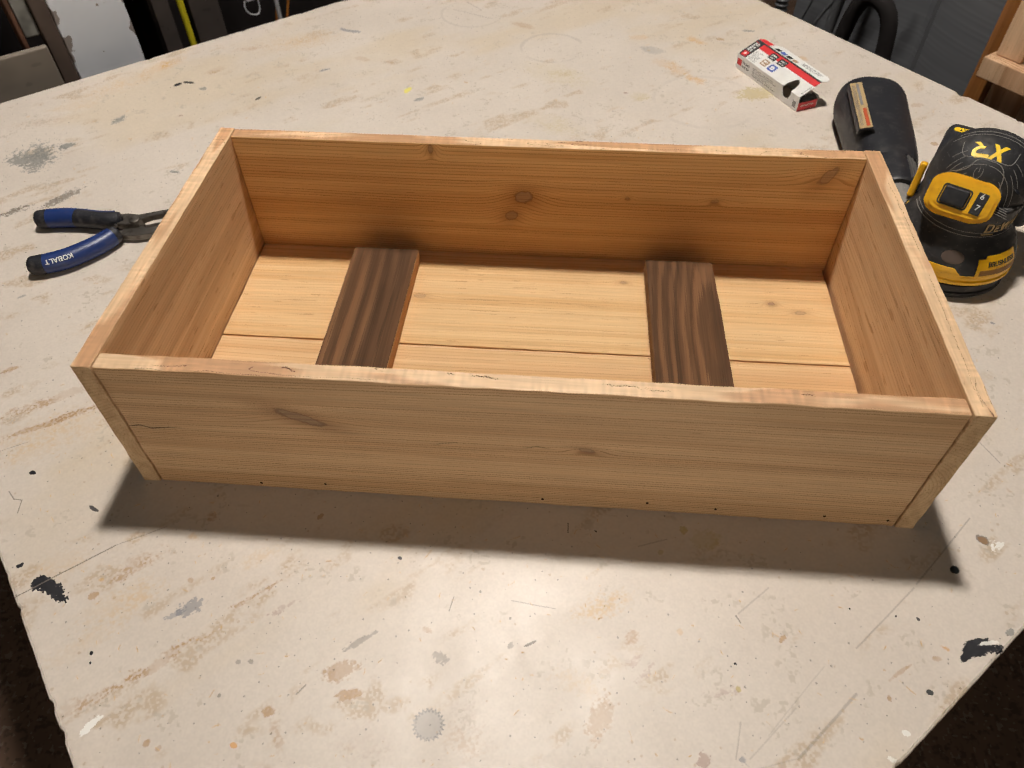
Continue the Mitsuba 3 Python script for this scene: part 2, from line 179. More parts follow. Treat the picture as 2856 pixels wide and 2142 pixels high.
    (np.float64(0.3756),np.float64(-0.0196),np.float64(0.0011),np.float64(0.0011),0.07,'k',0.8,0.2,0.3), (np.float64(0.7635),np.float64(0.2434),np.float64(0.0025),np.float64(0.0018),-0.19,'n',0.9,0.15,0.2), (np.float64(0.7098),np.float64(0.0418),np.float64(0.0034),np.float64(0.0021),-0.33,'b',0.4,0.5,1.0), (np.float64(0.287),np.float64(-0.1651),np.float64(0.0221),np.float64(0.0133),-0.48,'r',0.15,0.9,0.8),
    (np.float64(0.3635),np.float64(-0.141),np.float64(0.0232),np.float64(0.0116),-0.33,'t',0.3,0.9,0.9), (np.float64(0.1163),np.float64(-0.0612),np.float64(0.0214),np.float64(0.0086),0.46,'t',0.35,0.9,0.9), (np.float64(0.0609),np.float64(-0.05),np.float64(0.0071),np.float64(0.005),0.19,'o',0.35,0.6,0.6), (np.float64(0.0669),np.float64(-0.0299),np.float64(0.008),np.float64(0.0048),0.78,'b',0.5,0.5,0.8),
    (np.float64(0.1537),np.float64(-0.0221),np.float64(0.003),np.float64(0.0024),0.51,'b',0.7,0.3,0.7),
]
SCRATCHES = [
    (-0.0554,-0.1088,0.0018,-0.0609,0.0005,0.75),
    (0.0018,-0.0609,0.0353,-0.0420,0.0004,0.40),
    (0.6125,-0.0479,0.6697,0.0127,0.0006,0.35),
    (0.5573,-0.1006,0.6100,-0.0511,0.0006,0.30),
    (0.5046,-0.1770,0.5503,-0.1329,0.0009,0.35),
    (0.4737,-0.1794,0.5084,-0.1452,0.0005,0.20),
    (0.6860,0.1228,0.7119,0.0696,0.0005,0.40),
    (-0.1072,-0.0194,-0.0996,-0.0260,0.0005,0.60),
    (-0.0996,-0.0260,-0.0927,-0.0264,0.0005,0.60),
    (-0.0927,-0.0264,-0.0899,-0.0385,0.0005,0.60),
    (0.3130,-0.0836,0.3455,-0.0873,0.0004,0.35),
    (0.4077,-0.0315,0.4295,-0.0238,0.0006,0.30),
    (0.3525,-0.0150,0.3527,-0.0234,0.0006,0.70),
    (-0.0390,0.5268,-0.0768,0.4915,0.0004,0.20),
    (-0.1364,0.0195,-0.1175,0.0308,0.0004,0.40),
    (0.4760,-0.0828,0.4787,-0.0878,0.0006,0.60),
    (0.4779,-0.0809,0.5025,-0.0591,0.0006,0.25),
    (0.1374,0.9338,0.2014,0.9026,0.0008,0.30),
    (0.1569,0.9622,0.1832,0.9330,0.0008,0.40),
    (0.4816,0.9110,0.6090,0.9445,0.0004,0.30),
    (0.5031,-0.1772,0.4788,-0.1845,0.0004,0.20),
    (0.1727,-0.1617,0.1774,-0.1552,0.0005,0.60),
    (0.2702,-0.0839,0.2682,-0.0949,0.0005,0.50),
    (0.4705,-0.1570,0.4648,-0.1801,0.0005,0.30),
    (0.4875,-0.1643,0.5322,-0.1155,0.0004,0.18),
]
INK = {'k': (0.01, 0.01, 0.014), 'g': (0.22, 0.22, 0.21), 'd': (0.1, 0.08, 0.065), 'o': (0.58, 0.36, 0.15), 't': (0.585, 0.425, 0.255), 'b': (0.42, 0.265, 0.145), 'r': (0.33, 0.2, 0.16), 'n': (0.07, 0.1, 0.16), 'y': (0.72, 0.66, 0.1), 'l': (0.5, 0.41, 0.22), 'w': (0.8, 0.78, 0.74), 'e': (0.022, 0.026, 0.028), 'c': (0.62, 0.36, 0.17), 'p': (0.58, 0.52, 0.46)}

MARKS.sort(key=lambda m: 'tblroypcgdnkew'.index(m[5]))          # thin stains first, inks and paints over them
MARK_DATA = [mi.Float([float(v) for v in q]) for q in zip(*[(x, y, 1 / a, 1 / b, math.cos(r), math.sin(r), al * {'n': 0.6, 'd': 0.75, 'r': 0.7, 'p': 0.6}.get(k, 1.0), so, br, *INK[k]) for (x, y, a, b, r, k, al, so, br) in MARKS])]
SCRATCH_DATA = [mi.Float([float(v) for v in q]) for q in zip(*[(ax, ay, bx - ax, by - ay, (bx - ax) ** 2 + (by - ay) ** 2, w, al) for (ax, ay, bx, by, w, al) in SCRATCHES])]
dr.eval(MARK_DATA, SCRATCH_DATA)
def opq(*v):
    """Numbers kept as data, so that materials of one kind share their compiled code."""
    o = [mi.Float(float(x)) for x in v]; dr.make_opaque(o); return o
def opc(c): return mi.Color3f(*opq(*c))

def table_color(p, n, uv):
    x, y = p.x, p.y
    lo, md, hi = fbm(x * 9, y * 9, 1.0, 3), fbm(x * 55, y * 55, 2.0, 3), fbm(x * 330, y * 330, 3.0, 2)
    c, s = 0.743, 0.669                                  # the bench's own axes: the paint was rolled along them
    u, v = x * c + y * s, -x * s + y * c
    col = mix((0.624, 0.556, 0.496), (0.588, 0.522, 0.464), smoothstep(0.3, 0.7, lo))
    col = mix(col, (0.57, 0.47, 0.345), smoothstep(0.52, 0.80, fbm(u * 5 + 3, v * 11, 5.0, 4)) * 0.55)
    col = col * (0.94 + 0.06 * hi + 0.06 * noise(x * 800, y * 800, 6.0))
    dry = noise(u * 260, v * 1100, 12.0) + noise(u * 900, v * 500, 14.0) - 1.0
    gr_ = smoothstep(0.25, 0.65, noise(x * 620, y * 620, 31.0)) * smoothstep(0.2, 0.6, md)
    wipe = fbm(u * 14, v * 60, 7.0, 3)                       # old brown wipes and glue smears
    col = mix(col, (0.47, 0.36, 0.25), smoothstep(0.57, 0.76, wipe) * smoothstep(0.40, 0.62, md) * (0.25 + 0.75 * gr_) * 0.75)
    col = mix(col, (0.44, 0.38, 0.31), smoothstep(0.64, 0.74, md) * smoothstep(0.5, 0.7, hi) * 0.55)
    kx, ky = (noise(x * 60, y * 60, 11.0) - 0.5) * 0.006, (noise(x * 60, y * 60, 23.0) - 0.5) * 0.006
    wx, wy = x + kx, y + ky
    def mark(i, col):
        mx, my, ia, ib, cr, sr, alpha, soft, brk, r_, g_, b_ = [dr.gather(mi.Float, q, i) for q in MARK_DATA]
        dx, dy = wx - mx, wy - my
        e = dr.sqrt(dr.square((dx * cr + dy * sr) * ia) + dr.square((dy * cr - dx * sr) * ib)) + ((md - 0.5) * 0.8 + (hi - 0.5) * 0.6 + dry * 0.42) * brk
        return i + 1, mix(col, mi.Color3f(r_, g_, b_), smoothstep(1.0, 1.0 - soft, e) * alpha * dr.lerp(1.0, 0.35 + 1.0 * gr_, dr.clip(soft * 2.4 - 0.5, 0, 1)))
    i, col = dr.while_loop((mi.UInt32(0), mi.Color3f(col)), lambda i, col: i < len(MARKS), mark, mode='symbolic')
    def scratch(i, col):
        ax, ay, ux, uy, L2, w, alpha = [dr.gather(mi.Float, q, i) for q in SCRATCH_DATA]
        t = dr.clip(((x - ax) * ux + (y - ay) * uy) / L2, 0, 1)
        q = dr.sqrt(dr.square(x - ax - t * ux + kx * 0.08) + dr.square(y - ay - t * uy + ky * 0.08))
        return i + 1, mix(col, (0.16, 0.13, 0.11), smoothstep(w * 1.5, w * 0.5, q) * alpha)
    i, col = dr.while_loop((mi.UInt32(0), mi.Color3f(col)), lambda i, col: i < len(SCRATCHES), scratch, mode='symbolic')
    gx, gy = x - 0.26504, y + 0.17445                        # a grey toothed ring left by something round
    gr, ga = dr.sqrt(gx * gx + gy * gy), dr.atan2(gy, gx)
    tooth = 0.0094 + 0.0014 * smoothstep(-0.2, 0.6, dr.sin(ga * 22)) + (md - 0.5) * 0.0025
    col = mix(col, (0.30, 0.29, 0.29), smoothstep(tooth, tooth - 0.0006, gr) * 0.5)
    col = mix(col, (0.12, 0.12, 0.13), smoothstep(0.0012, 0.0004, dr.abs(gr - tooth + 0.0006)) * (0.2 + 0.4 * gr_))
    for (rx, ry, rr, w, al) in ((0.3043, 0.8066, 0.047, 0.0035, 0.35), (0.52, 0.66, 0.07, 0.004, 0.16), (0.17, 0.92, 0.05, 0.003, 0.3)):
        q = dr.abs(dr.sqrt(dr.square(x - rx) + dr.square(y - ry)) - rr)
        col = mix(col, (0.40, 0.35, 0.31), smoothstep(w, w * 0.3, q + (md - 0.5) * 0.004) * smoothstep(0.35, 0.6, fbm(x * 25, y * 25, 4.0, 2)) * al)
    for (f, lim, rmax, tone, seed) in ((110.0, 0.26, 0.095, (0.09, 0.07, 0.06), 0.0), (60.0, 0.16, 0.055, (0.05, 0.045, 0.045), 40.0), (80.0, 0.14, 0.12, (0.44, 0.32, 0.21), 80.0)):
        d1, d2, w = voronoi((x + kx * 0.3) * f + seed, (y + ky * 0.3) * f * 0.9)
        dens = smoothstep(0.35, 0.75, fbm(x * 6 + seed, y * 6, 9.0, 2))
        rad = rmax * (0.35 + 0.65 * cell_rand(w * 9973))
        col = mix(col, tone, smoothstep(rad, rad * 0.5, d1 + (hi - 0.5) * 0.06) * dr.select(w < lim * (0.4 + dens), 1.0, 0.0) * 0.50)
    return col

def table_bump(p, n, uv):
    x, y = p.x, p.y
    u, v = x * 0.743 + y * 0.669, -x * 0.669 + y * 0.743
    h = 0.00009 * noise(u * 480, v * 620, 3.0) + 0.00003 * noise(u * 900, v * 1100, 5.0) + 0.00004 * noise(u * 30, v * 800, 4.0) * smoothstep(0.5, 0.7, noise(u * 9, v * 9, 6.0))
    return h - 0.00010 * smoothstep(0.82, 0.92, noise(x * 230, y * 230, 13.0))

def table_rough(p, n, uv):
    return 0.385 + 0.15 * fbm(p.x * 40, p.y * 40, 5.0, 3)

bs('m_table', proc(table_color), proc(table_rough), spec=0.55, bump=proc(table_bump, eps=3e-4))

def wood(name, g, a, d, a0, d0, spacing, light, midc, knots=(), seed=0.0, rough=0.62, line=0.30, blotch=(0.55, 0.30, 0.17), blot=0.3, ridge=0.0, wob=1.0, spec=0.16, slits=(), topcrack=0.0, edge=None, streak=1.0, stripe=0.0):
    """Sawn softwood: growth rings about a pith line (a0, d0) along the grain axis g, seen on every face as that face cuts them."""
    axis = lambda k: mi.Vector3f(*opq(*[1.0 if k == j else 0.0 for j in range(3)]))
    gv, av, dv = axis(g), axis(a), axis(d)
    a0, d0, spacing, seed, line, blot, ridge, wob, topcrack, streak, stripe = opq(a0, d0, spacing, seed, line, blot, ridge, wob, topcrack, streak, stripe)
    light, midc, blotch = opc(light), opc(midc), opc(blotch)
    ev = axis(edge[0] if edge else 0); ec, eon = opc(edge[1] if edge else (0, 0, 0)), opq(1.0 if edge else 0.0)[0]
    KN = [mi.Float([float(v) for v in q]) for q in zip(*[(gk, ak, 1 / lg, 1 / la, s, math.cos(t), math.sin(t)) for gk, ak, lg, la, s, t in (list(knots) + [(9, 9, 1e-3, 1e-3, 0.0, 0.0)] * 6)[:6]])]
    SL = [mi.Float([float(v) for v in q]) for q in zip(*[(gk, ak, 1 / lg, 1 / la, al) for gk, ak, lg, la, al in (list(slits) + [(9, 9, 1e-3, 1e-3, 0.0)] * 3)[:3]])]
    dr.eval(KN, SL)
    def color(p, n, uv):
        G, A, D = dr.dot(p, gv), dr.dot(p, av), dr.dot(p, dv)
        w = (noise(G * 5 + seed, A * 40, D * 40) - 0.5) * spacing * 1.1 * wob + (noise(G * 2.1 + seed * 3.1, A * 9) - 0.5) * spacing * 5 * wob
        kj = noise(G * 300, A * 300) - 0.5; sj = (noise(G * 120, seed) - 0.5) * 0.004
        def knot(i, w, dark, core, rim):
            gk, ak, ig, ia, s, ct, st = [dr.gather(mi.Float, q, i) for q in KN]
            u, v = G - gk, A - ak
            x, y = u * ct + v * st, v * ct - u * st
            q = dr.square(x * ig) + dr.square(y * ia)
            w = w + s * spacing * 3.6 * dr.exp(-(dr.square(u * ig / 3.0) + dr.square(v * ia / 2.2)))
            return i + 1, w, dr.maximum(dark, dr.exp(-q * 0.22) * dr.abs(s)), dr.maximum(core, smoothstep(1.12, 0.88, dr.sqrt(q) + 0.35 * kj) * dr.abs(s)), dr.maximum(rim, smoothstep(0.22, 0.05, dr.abs(dr.sqrt(q) + 0.35 * kj - 1.0)) * dr.abs(s))
        i, w, dark, core, rim = dr.while_loop((mi.UInt32(0), w, mi.Float(0), mi.Float(0), mi.Float(0)), lambda i, w, dark, core, rim: i < 6, knot, mode='symbolic')
        r = dr.sqrt(dr.square(A - a0) + dr.square(D - d0)) + w
        t = r / spacing; k = dr.floor(t); f = t - k
        late = smoothstep(0.50, 0.86, f) * smoothstep(1.0, 0.94, f)
        strong = cell_rand(k + 37.0, seed)
        st = fbm(G * 3.0 * streak + seed, A * 130, D * 130, 3)
        fib = noise(G * 26, A * 1500, D * 1500)
        col = mix(light, midc, smoothstep(0.30, 0.72, st))
        col = mix(col, blotch, smoothstep(0.45, 0.80, fbm(G * 2.2 + seed * 1.7, A * 22, D * 22, 3)) * blot)
        col = mix(col, mi.Color3f(col) * mi.Color3f(0.66, 0.54, 0.43), late * (0.35 + 0.65 * strong) * line * 2)
        col = col * (0.90 + 0.20 * fib)
        col = mix(col, blotch * (0.8 + 0.5 * fib), stripe * smoothstep(0.20, 0.62, dr.abs(f - 0.5 + (fib - 0.5) * 0.3 + (st - 0.5) * 0.5) * 2) * (0.5 + 0.5 * strong))
        flecks = smoothstep(0.80, 0.90, noise(G * 55 + seed, A * 700, D * 700))
        col = mix(col, mi.Color3f(col) * mi.Color3f(0.62, 0.48, 0.36), flecks * 0.5)
        col = mix(col, mi.Color3f(col) * mi.Color3f(0.50, 0.34, 0.24), dark * 0.75)
        col = mix(col, mi.Color3f(0.36, 0.235, 0.15) * (0.75 + 0.5 * fib), core * 0.7)
        col = mix(col, (0.13, 0.065, 0.03), rim * 0.42)
        def slit(i, col):
            gk, ak, ig, ia, al = [dr.gather(mi.Float, q, i) for q in SL]
            return i + 1, mix(col, (0.11, 0.05, 0.025), smoothstep(1.0, 0.3, dr.sqrt(dr.square((G - gk) * ig) + dr.square((A - ak + sj) * ia))) * al)
        i, col = dr.while_loop((mi.UInt32(0), mi.Color3f(col)), lambda i, col: i < 3, slit, mode='symbolic')
        # the sawn upper edge: torn patches, saw marks, checks
        top = smoothstep(0.75, 0.92, n.z) * dr.minimum(topcrack * 4, 1)
        patch = smoothstep(0.45, 0.56, fbm(G * 10 + seed, D * 70 + A * 3, seed, 3))
        tc = mix((0.78, 0.54, 0.335), (0.55, 0.295, 0.155), patch * 0.85)
        tc = tc * (0.84 + 0.32 * noise(G * 420, D * 60, seed) * noise(G * 30, D * 90, seed)) * (0.90 + 0.18 * noise(G * 60, D * 900, seed))
        ck = dr.abs(fbm(G * 26 + seed, D * 150, seed + 3, 2) - 0.5)
        tc = mix(tc, (0.14, 0.06, 0.03), smoothstep(0.012, 0.004, ck) * smoothstep(0.62, 0.70, noise(G * 11 + seed * 2, D * 50)) * topcrack)
        col = mix(col, tc, top)
        return mix(col, ec * (0.75 + 0.3 * fib), smoothstep(0.6, 0.85, dr.abs(dr.dot(n, ev))) * eon)
    def bump(p, n, uv):
        G, A, D = dr.dot(p, gv), dr.dot(p, av), dr.dot(p, dv)
        m = smoothstep(0.40, 0.62, noise(G * 12 + seed, A * 30, D * 30))
        return 0.00012 * noise(G * 40, A * 1300, D * 1300) + 0.00010 * noise(G * 60, A * 260, D * 260) + ridge * (m * smoothstep(0.50, 0.85, noise(G * 105 + seed, A * 400, D * 400)) + 0.5 * noise(G * 30, A * 900, D * 900) + 1.1 * noise(G * 260, A * 460, D * 460))
    bs(name, proc(color), rough, spec=spec, bump=proc(bump, eps=3e-4))
    return name

CL, CM = (0.68, 0.475, 0.255), (0.60, 0.375, 0.175)
wood('m_front', 0, 2, 1, 0.40, -0.05, 0.0027, (0.71, 0.475, 0.275), (0.62, 0.385, 0.205), seed=1.0, line=0.46, rough=0.5, spec=0.34, topcrack=1.0, blot=0.55, blotch=(0.52, 0.31, 0.155),
     knots=((0.153, 0.096, 0.017, 0.0042, 0.9, -0.42), (0.362, 0.0765, 0.006, 0.0022, 0.7, -0.25)), slits=((0.030, 0.0737, 0.035, 0.0010, 0.95), (0.325, 0.0770, 0.014, 0.0006, 0.8), (0.257, 0.075, 0.016, 0.0006, 0.6)))
wood('m_back', 0, 2, 1, 0.25, 0.42, 0.0026, (0.73, 0.485, 0.235), (0.64, 0.385, 0.165), seed=2.0, line=0.38, topcrack=0.8, blot=0.4, blotch=(0.50, 0.25, 0.10),
     knots=((0.295, 0.0845, 0.0085, 0.0065, 0.95, 0.2), (0.283, 0.062, 0.006, 0.005, 0.8, 0.6), (0.579, 0.120, 0.010, 0.0045, 0.75, 0.95), (0.481, 0.088, 0.0035, 0.0020, 0.45, 0.0), (0.397, 0.0876, 0.002, 0.0014, 0.5, 0.0), (0.207, 0.134, 0.0022, 0.0040, 0.8, 0.0)))
wood('m_end', 1, 2, 0, 0.046, 0.030, 0.0030, (0.69, 0.485, 0.29), (0.59, 0.39, 0.22), seed=3.0, line=0.2, topcrack=0.5, blot=0.35, ridge=0.00016, blotch=(0.50, 0.32, 0.19), rough=0.68)
wood('m_end2', 1, 2, 0, 0.050, 0.592, 0.0028, (0.69, 0.485, 0.29), (0.60, 0.40, 0.23), seed=8.0, line=0.2, topcrack=0.9, blot=0.3, ridge=0.00016, blotch=(0.50, 0.32, 0.19), rough=0.68)
wood('m_floor', 0, 1, 2, 0.33, -0.06, 0.0032, (0.71, 0.485, 0.26), (0.64, 0.40, 0.185), seed=4.0, line=0.16, blot=0.25, ridge=0.00025, blotch=(0.60, 0.38, 0.24),
     knots=((0.196, 0.228, 0.006, 0.003, 0.45, 0.0), (0.571, 0.229, 0.005, 0.0025, 0.5, 0.0), (0.545, 0.240, 0.003, 0.002, 0.8, 0.0), (0.40, 0.262, 0.003, 0.0015, 0.7, 0.0)))
wood('m_floor2', 0, 1, 2, -0.10, -0.05, 0.0034, (0.71, 0.48, 0.265), (0.63, 0.39, 0.19), seed=5.0, line=0.18, blot=0.25, ridge=0.00040, knots=())
DKL, DKM = (0.205, 0.107, 0.056), (0.120, 0.066, 0.038)
wood('m_batten', 1, 0, 2, 0.180, -0.010, 0.0084, DKL, DKM, seed=6.0, line=0.15, blot=0.25, blotch=(0.068, 0.039, 0.024), stripe=0.8, ridge=0.0013, rough=0.9, wob=1.25, edge=(0, (0.52, 0.28, 0.13)), spec=0.04, streak=2.0)
wood('m_batten2', 1, 0, 2, 0.482, -0.012, 0.0080, DKL, DKM, seed=7.0, line=0.15, blot=0.25, blotch=(0.068, 0.039, 0.024), stripe=0.8, ridge=0.0013, rough=0.9, wob=1.5, edge=(0, (0.22, 0.12, 0.06)), spec=0.04, streak=2.0)
wood('m_lumber', 2, 0, 1, 1.3, 0.95, 0.0055, (0.62, 0.42, 0.27), (0.52, 0.33, 0.20), seed=9.0, line=0.5, rough=0.7)
wood('m_plank', 2, 0, 1, 1.6, 0.5, 0.009, (0.36, 0.155, 0.045), (0.27, 0.105, 0.028), seed=10.0, line=0.3, rough=0.5)

def dusty(base, dust, amount=0.35, f=90.0, seed=0.0):
    base, dust = opc(base), opc(dust); amount, f, seed = opq(amount, f, seed)
    def fn(p, n, uv):
        k = smoothstep(0.50, 0.85, fbm(p.x * f, p.y * f, p.z * f + seed, 3)) * amount + smoothstep(0.80, 0.88, noise(p.x * f * 7, p.y * f * 7, p.z * f * 7)) * amount * 0.7
        return mix(base, dust, k)
    return proc(fn)
bs('m_black', dusty((0.013, 0.014, 0.018), (0.15, 0.13, 0.11), 0.13), 0.46, spec=0.42)
bs('m_rubber', dusty((0.017, 0.017, 0.019), (0.18, 0.16, 0.14), 0.20, 75.0, 3.0), 0.55, spec=0.4)
bs('m_yellow', dusty((0.80, 0.43, 0.012), (0.35, 0.16, 0.03), 0.30, 110.0, 5.0), 0.36, spec=0.5)
bs('m_yellow_print', (0.86, 0.56, 0.02), 0.45)
bs('m_grey_line', (0.20, 0.19, 0.18), 0.6)
bs('m_tan_print', (0.42, 0.29, 0.13), 0.6)
bs('m_dark_tan', (0.26, 0.12, 0.02), 0.55)
bs('m_grey_plastic', dusty((0.20, 0.19, 0.18), (0.36, 0.33, 0.29), 0.5, 50.0, 9.0), 0.5)
bs('m_blue', dusty((0.011, 0.030, 0.135), (0.10, 0.10, 0.12), 0.20, 140.0, 2.0), 0.40, spec=0.5)
bs('m_black_grip', dusty((0.012, 0.013, 0.018), (0.15, 0.13, 0.11), 0.25, 140.0, 7.0), 0.5)
bs('m_steel', dusty((0.17, 0.155, 0.14), (0.07, 0.055, 0.045), 0.9, 160.0, 1.0), 0.38, metallic=0.85)
bs('m_white_print', (0.72, 0.72, 0.70), 0.55)
bs('m_card', dusty((0.74, 0.735, 0.72), (0.62, 0.60, 0.56), 0.4, 60.0), 0.42, spec=0.4)
bs('m_card_in', (0.22, 0.18, 0.14), 0.85)
bs('m_red_print', (0.62, 0.035, 0.04), 0.42)
bs('m_black_print', (0.022, 0.022, 0.024), 0.42)
bs('m_text_grey', (0.24, 0.235, 0.23), 0.5)
bs('m_blue_print', (0.075, 0.115, 0.42), 0.45)
bs('m_brown_print', (0.40, 0.26, 0.17), 0.45)
bs('m_label', dusty((0.42, 0.30, 0.155), (0.25, 0.17, 0.09), 0.5, 150.0), 0.55)
bs('m_label_red', (0.42, 0.075, 0.025), 0.55)
bs('m_hole', (0.035, 0.015, 0.008), 0.9, spec=0.1)
bs('m_split', (0.12, 0.055, 0.028), 0.9, spec=0.1)
bs('m_splinter', (0.66, 0.45, 0.24), 0.7)
bs('m_splinter_dark', (0.28, 0.15, 0.07), 0.8)

def chipped(p, n, uv):
    base = mix((0.72, 0.75, 0.81), (0.66, 0.69, 0.75), fbm(p.x * 20, p.y * 20, p.z * 12, 3))
    s_ = (p.x + 0.2525) * 0.7358 + (p.y - 0.7750) * 0.6772        # worn through along the two edges
    e = dr.minimum(s_ + 0.1445, (-0.0395 - s_) * 2.2)
    ch = smoothstep(0.0, 0.03, fbm(p.x * 60, p.y * 60, p.z * 45, 3) - 0.47 - dr.clip(e * 14, 0, 0.28))
    return mix(base, (0.17, 0.12, 0.09), ch * 0.8)
bs('m_white_paint', proc(chipped), 0.55)
bs('m_brown_dark', dusty((0.085, 0.060, 0.048), (0.05, 0.035, 0.03), 0.6, 25.0), 0.7)
bs('m_red_brown', dusty((0.12, 0.055, 0.032), (0.06, 0.03, 0.02), 0.6, 25.0), 0.6)
bs('m_grey_slab', dusty((0.20, 0.20, 0.185), (0.06, 0.06, 0.055), 0.8, 35.0), 0.6)
bs('m_grey_card', dusty((0.20, 0.17, 0.14), (0.13, 0.11, 0.09), 0.7, 12.0), 0.8)
bs('m_dark_wood', dusty((0.050, 0.040, 0.036), (0.03, 0.024, 0.022), 0.7, 20.0), 0.7)
bs('m_yellow_rod', (0.60, 0.52, 0.02), 0.4)
bs('m_white_cable', (0.42, 0.42, 0.44), 0.45)
bs('m_orange_cable', (0.30, 0.11, 0.015), 0.5)
def brushed(p, n, uv):
    return mix((0.105, 0.111, 0.124), (0.140, 0.147, 0.160), noise(p.x * 6, p.y * 6, p.z * 260)) * (0.9 + 0.2 * fbm(p.x * 5, p.y * 5, p.z * 5, 3))
bs('m_drum', proc(brushed), 0.5, spec=0.5)
bs('m_unlit_dark', (0.012, 0.010, 0.010), 0.9, spec=0.1)  # near-black, so the unlit gaps' darkness is in the colour
bs('m_dark_hose', (0.018, 0.016, 0.016), 0.85, spec=0.08)
bs('m_rib', (0.085, 0.082, 0.080), 0.5)
bs('m_grey_pipe', (0.10, 0.105, 0.115), 0.4)
def floor_color(p, n, uv):
    c = mix((0.21, 0.130, 0.090), (0.13, 0.080, 0.056), fbm(p.x * 14, p.y * 14, 1.0, 4))
    c = mix(c, (0.10, 0.062, 0.045), smoothstep(0.50, 0.75, fbm(p.x * 130, p.y * 130, 2.0, 3)))
    return mix(c, (0.30, 0.24, 0.20), smoothstep(0.80, 0.88, noise(p.x * 170, p.y * 170)) * 0.5)
bs('m_ground', proc(floor_color), 0.75, spec=0.3)
bs('m_lamp_shade', (0.05, 0.05, 0.055), 0.4)

# ------------------------------------------------------------------ lamps
LP = thing('pendant_lamp', 'pendant work lamp hanging above the bench behind the wooden box', 'lamp')
bulb = trimesh.creation.icosphere(3, LAMP_R); bulb.apply_translation(LAMP)
obj('bulb', bulb, 'm_white_print', LP, smooth=True, emitter={'type': 'area', 'radiance': {'type': 'rgb', 'value': list(LAMP_L)}})
obj('shade', lathe([(0.030, 0.16), (0.035, 0.13), (0.17, 0.055), (0.173, 0.052), (0.036, 0.134), (0.030, 0.165)], 48, LAMP), 'm_lamp_shade', LP)
obj('cord', sweep([LAMP + [0, 0, 0.16], LAMP + [0, 0, 0.9]], 0.004, 8), 'm_black', LP)
TL = thing('unseen_room_light', 'unseen long light out of view in front of the bench, standing in for the room fill light', 'light')  # out of view; stands in for the room light that softens the shadows
dif = rbox((1.3, 0.34, 0.03), 0.01); dif = moved(dif, ROOM_AT)
obj('diffuser', dif, 'm_white_print', TL, emitter={'type': 'area', 'radiance': {'type': 'rgb', 'value': list(ROOM_L)}})
obj('housing', moved(rbox((1.36, 0.40, 0.05), 0.01), ROOM_AT + [0, 0, 0.045]), 'm_white_print', TL)

# ------------------------------------------------------------------ the setting and the bench
FL = thing('added_fill_light', 'added low fill light out of view in front of the bench, lighting the front of the box', 'light')  # added fill: stands in for light bounced onto the box front
obj('diffuser', moved(rbox((0.5, 0.02, 0.32), 0.006), FILL_AT), 'm_white_print', FL, emitter={'type': 'area', 'radiance': {'type': 'rgb', 'value': list(FILL_L)}})
obj('housing', moved(rbox((0.54, 0.05, 0.36), 0.01), FILL_AT - [0, 0.042, 0]), 'm_lamp_shade', FL)
obj('stand', cat(box((0.03, 0.03, 1.10), (FILL_AT[0], FILL_AT[1] - 0.085, -0.305), 0.004), box((0.45, 0.35, 0.02), (FILL_AT[0], FILL_AT[1] - 0.085, -0.848), 0.004)), 'm_lamp_shade', FL)

def sheet(x0, x1, y0, y1, z): return trimesh.Trimesh([[x0, y0, z], [x1, y0, z], [x1, y1, z], [x0, y1, z]], [[0, 1, 2], [0, 2, 3]], process=False)
obj('floor', sheet(-4, 5, -4, 5, -0.86), 'm_ground', smooth=False, kind='structure')

CORN = np.array([[-0.578, 0.475], [0.253, -0.454], [1.157, 0.344], [0.367, 1.346]])
def bench_top():
    g = sg.Polygon(CORN).buffer(-0.004).buffer(0.004, 6).segmentize(0.004)
    p = np.array(g.exterior.coords)[:-1]
    t = np.roll(p, -1, 0) - np.roll(p, 1, 0); nrm = np.c_[t[:, 1], -t[:, 0]]; nrm /= np.linalg.norm(nrm, axis=1, keepdims=True)
    c = CORN.mean(0); nrm *= np.sign(((p - c) * nrm).sum(1))[:, None]
    q = np.c_[p * 55, p[:, 0] * 0]; chip = np.clip(meshkit.fbm(q, 3, 4) - 0.66, 0, 1) * 0.03 + (meshkit.fbm(q * 3, 2, 9) - 0.5) * 0.0007
    outer = p - nrm * chip[:, None]
    rings = [(outer - nrm * 0.0022, 0.0), (outer - nrm * 0.0007, -0.0007), (outer, -0.0024), (outer - nrm * 0.0003, -0.027)]
    n = len(p); v = np.vstack([np.c_[r, np.full(n, z)] for r, z in rings])
    f = []
    J = np.arange(n)
    for k in range(len(rings) - 1):
        a, b = k * n + J, k * n + (J + 1) % n
        f += [np.c_[a, a + n, b + n], np.c_[a, b + n, b]]
    top = sg.Polygon(rings[0][0])
    tv, tf = trimesh.creation.triangulate_polygon(top, engine='earcut')
    cap = trimesh.Trimesh(np.c_[tv, np.zeros(len(tv))], tf, process=False)
    if cap.face_normals[:, 2].sum() < 0: cap.invert()
    bot = trimesh.Trimesh(np.c_[tv, np.full(len(tv), -0.027)], np.asarray(cap.faces)[:, ::-1], process=False)
    side = trimesh.Trimesh(v, np.vstack(f), process=False)
    return cat(cap, side, bot)
WB = thing('workbench', 'large cream painted workbench, stained and scratched, carrying the wooden box and the tools', 'workbench')
obj('benchtop', bench_top(), 'm_table', WB, smooth=False)
cc = CORN.mean(0)
for c in CORN:
    q = cc + (c - cc) * 0.86
    obj('leg', box((0.085, 0.085, 0.83), (q[0], q[1], -0.445), 0.004, rz=math.radians(42)), 'm_dark_wood', WB)

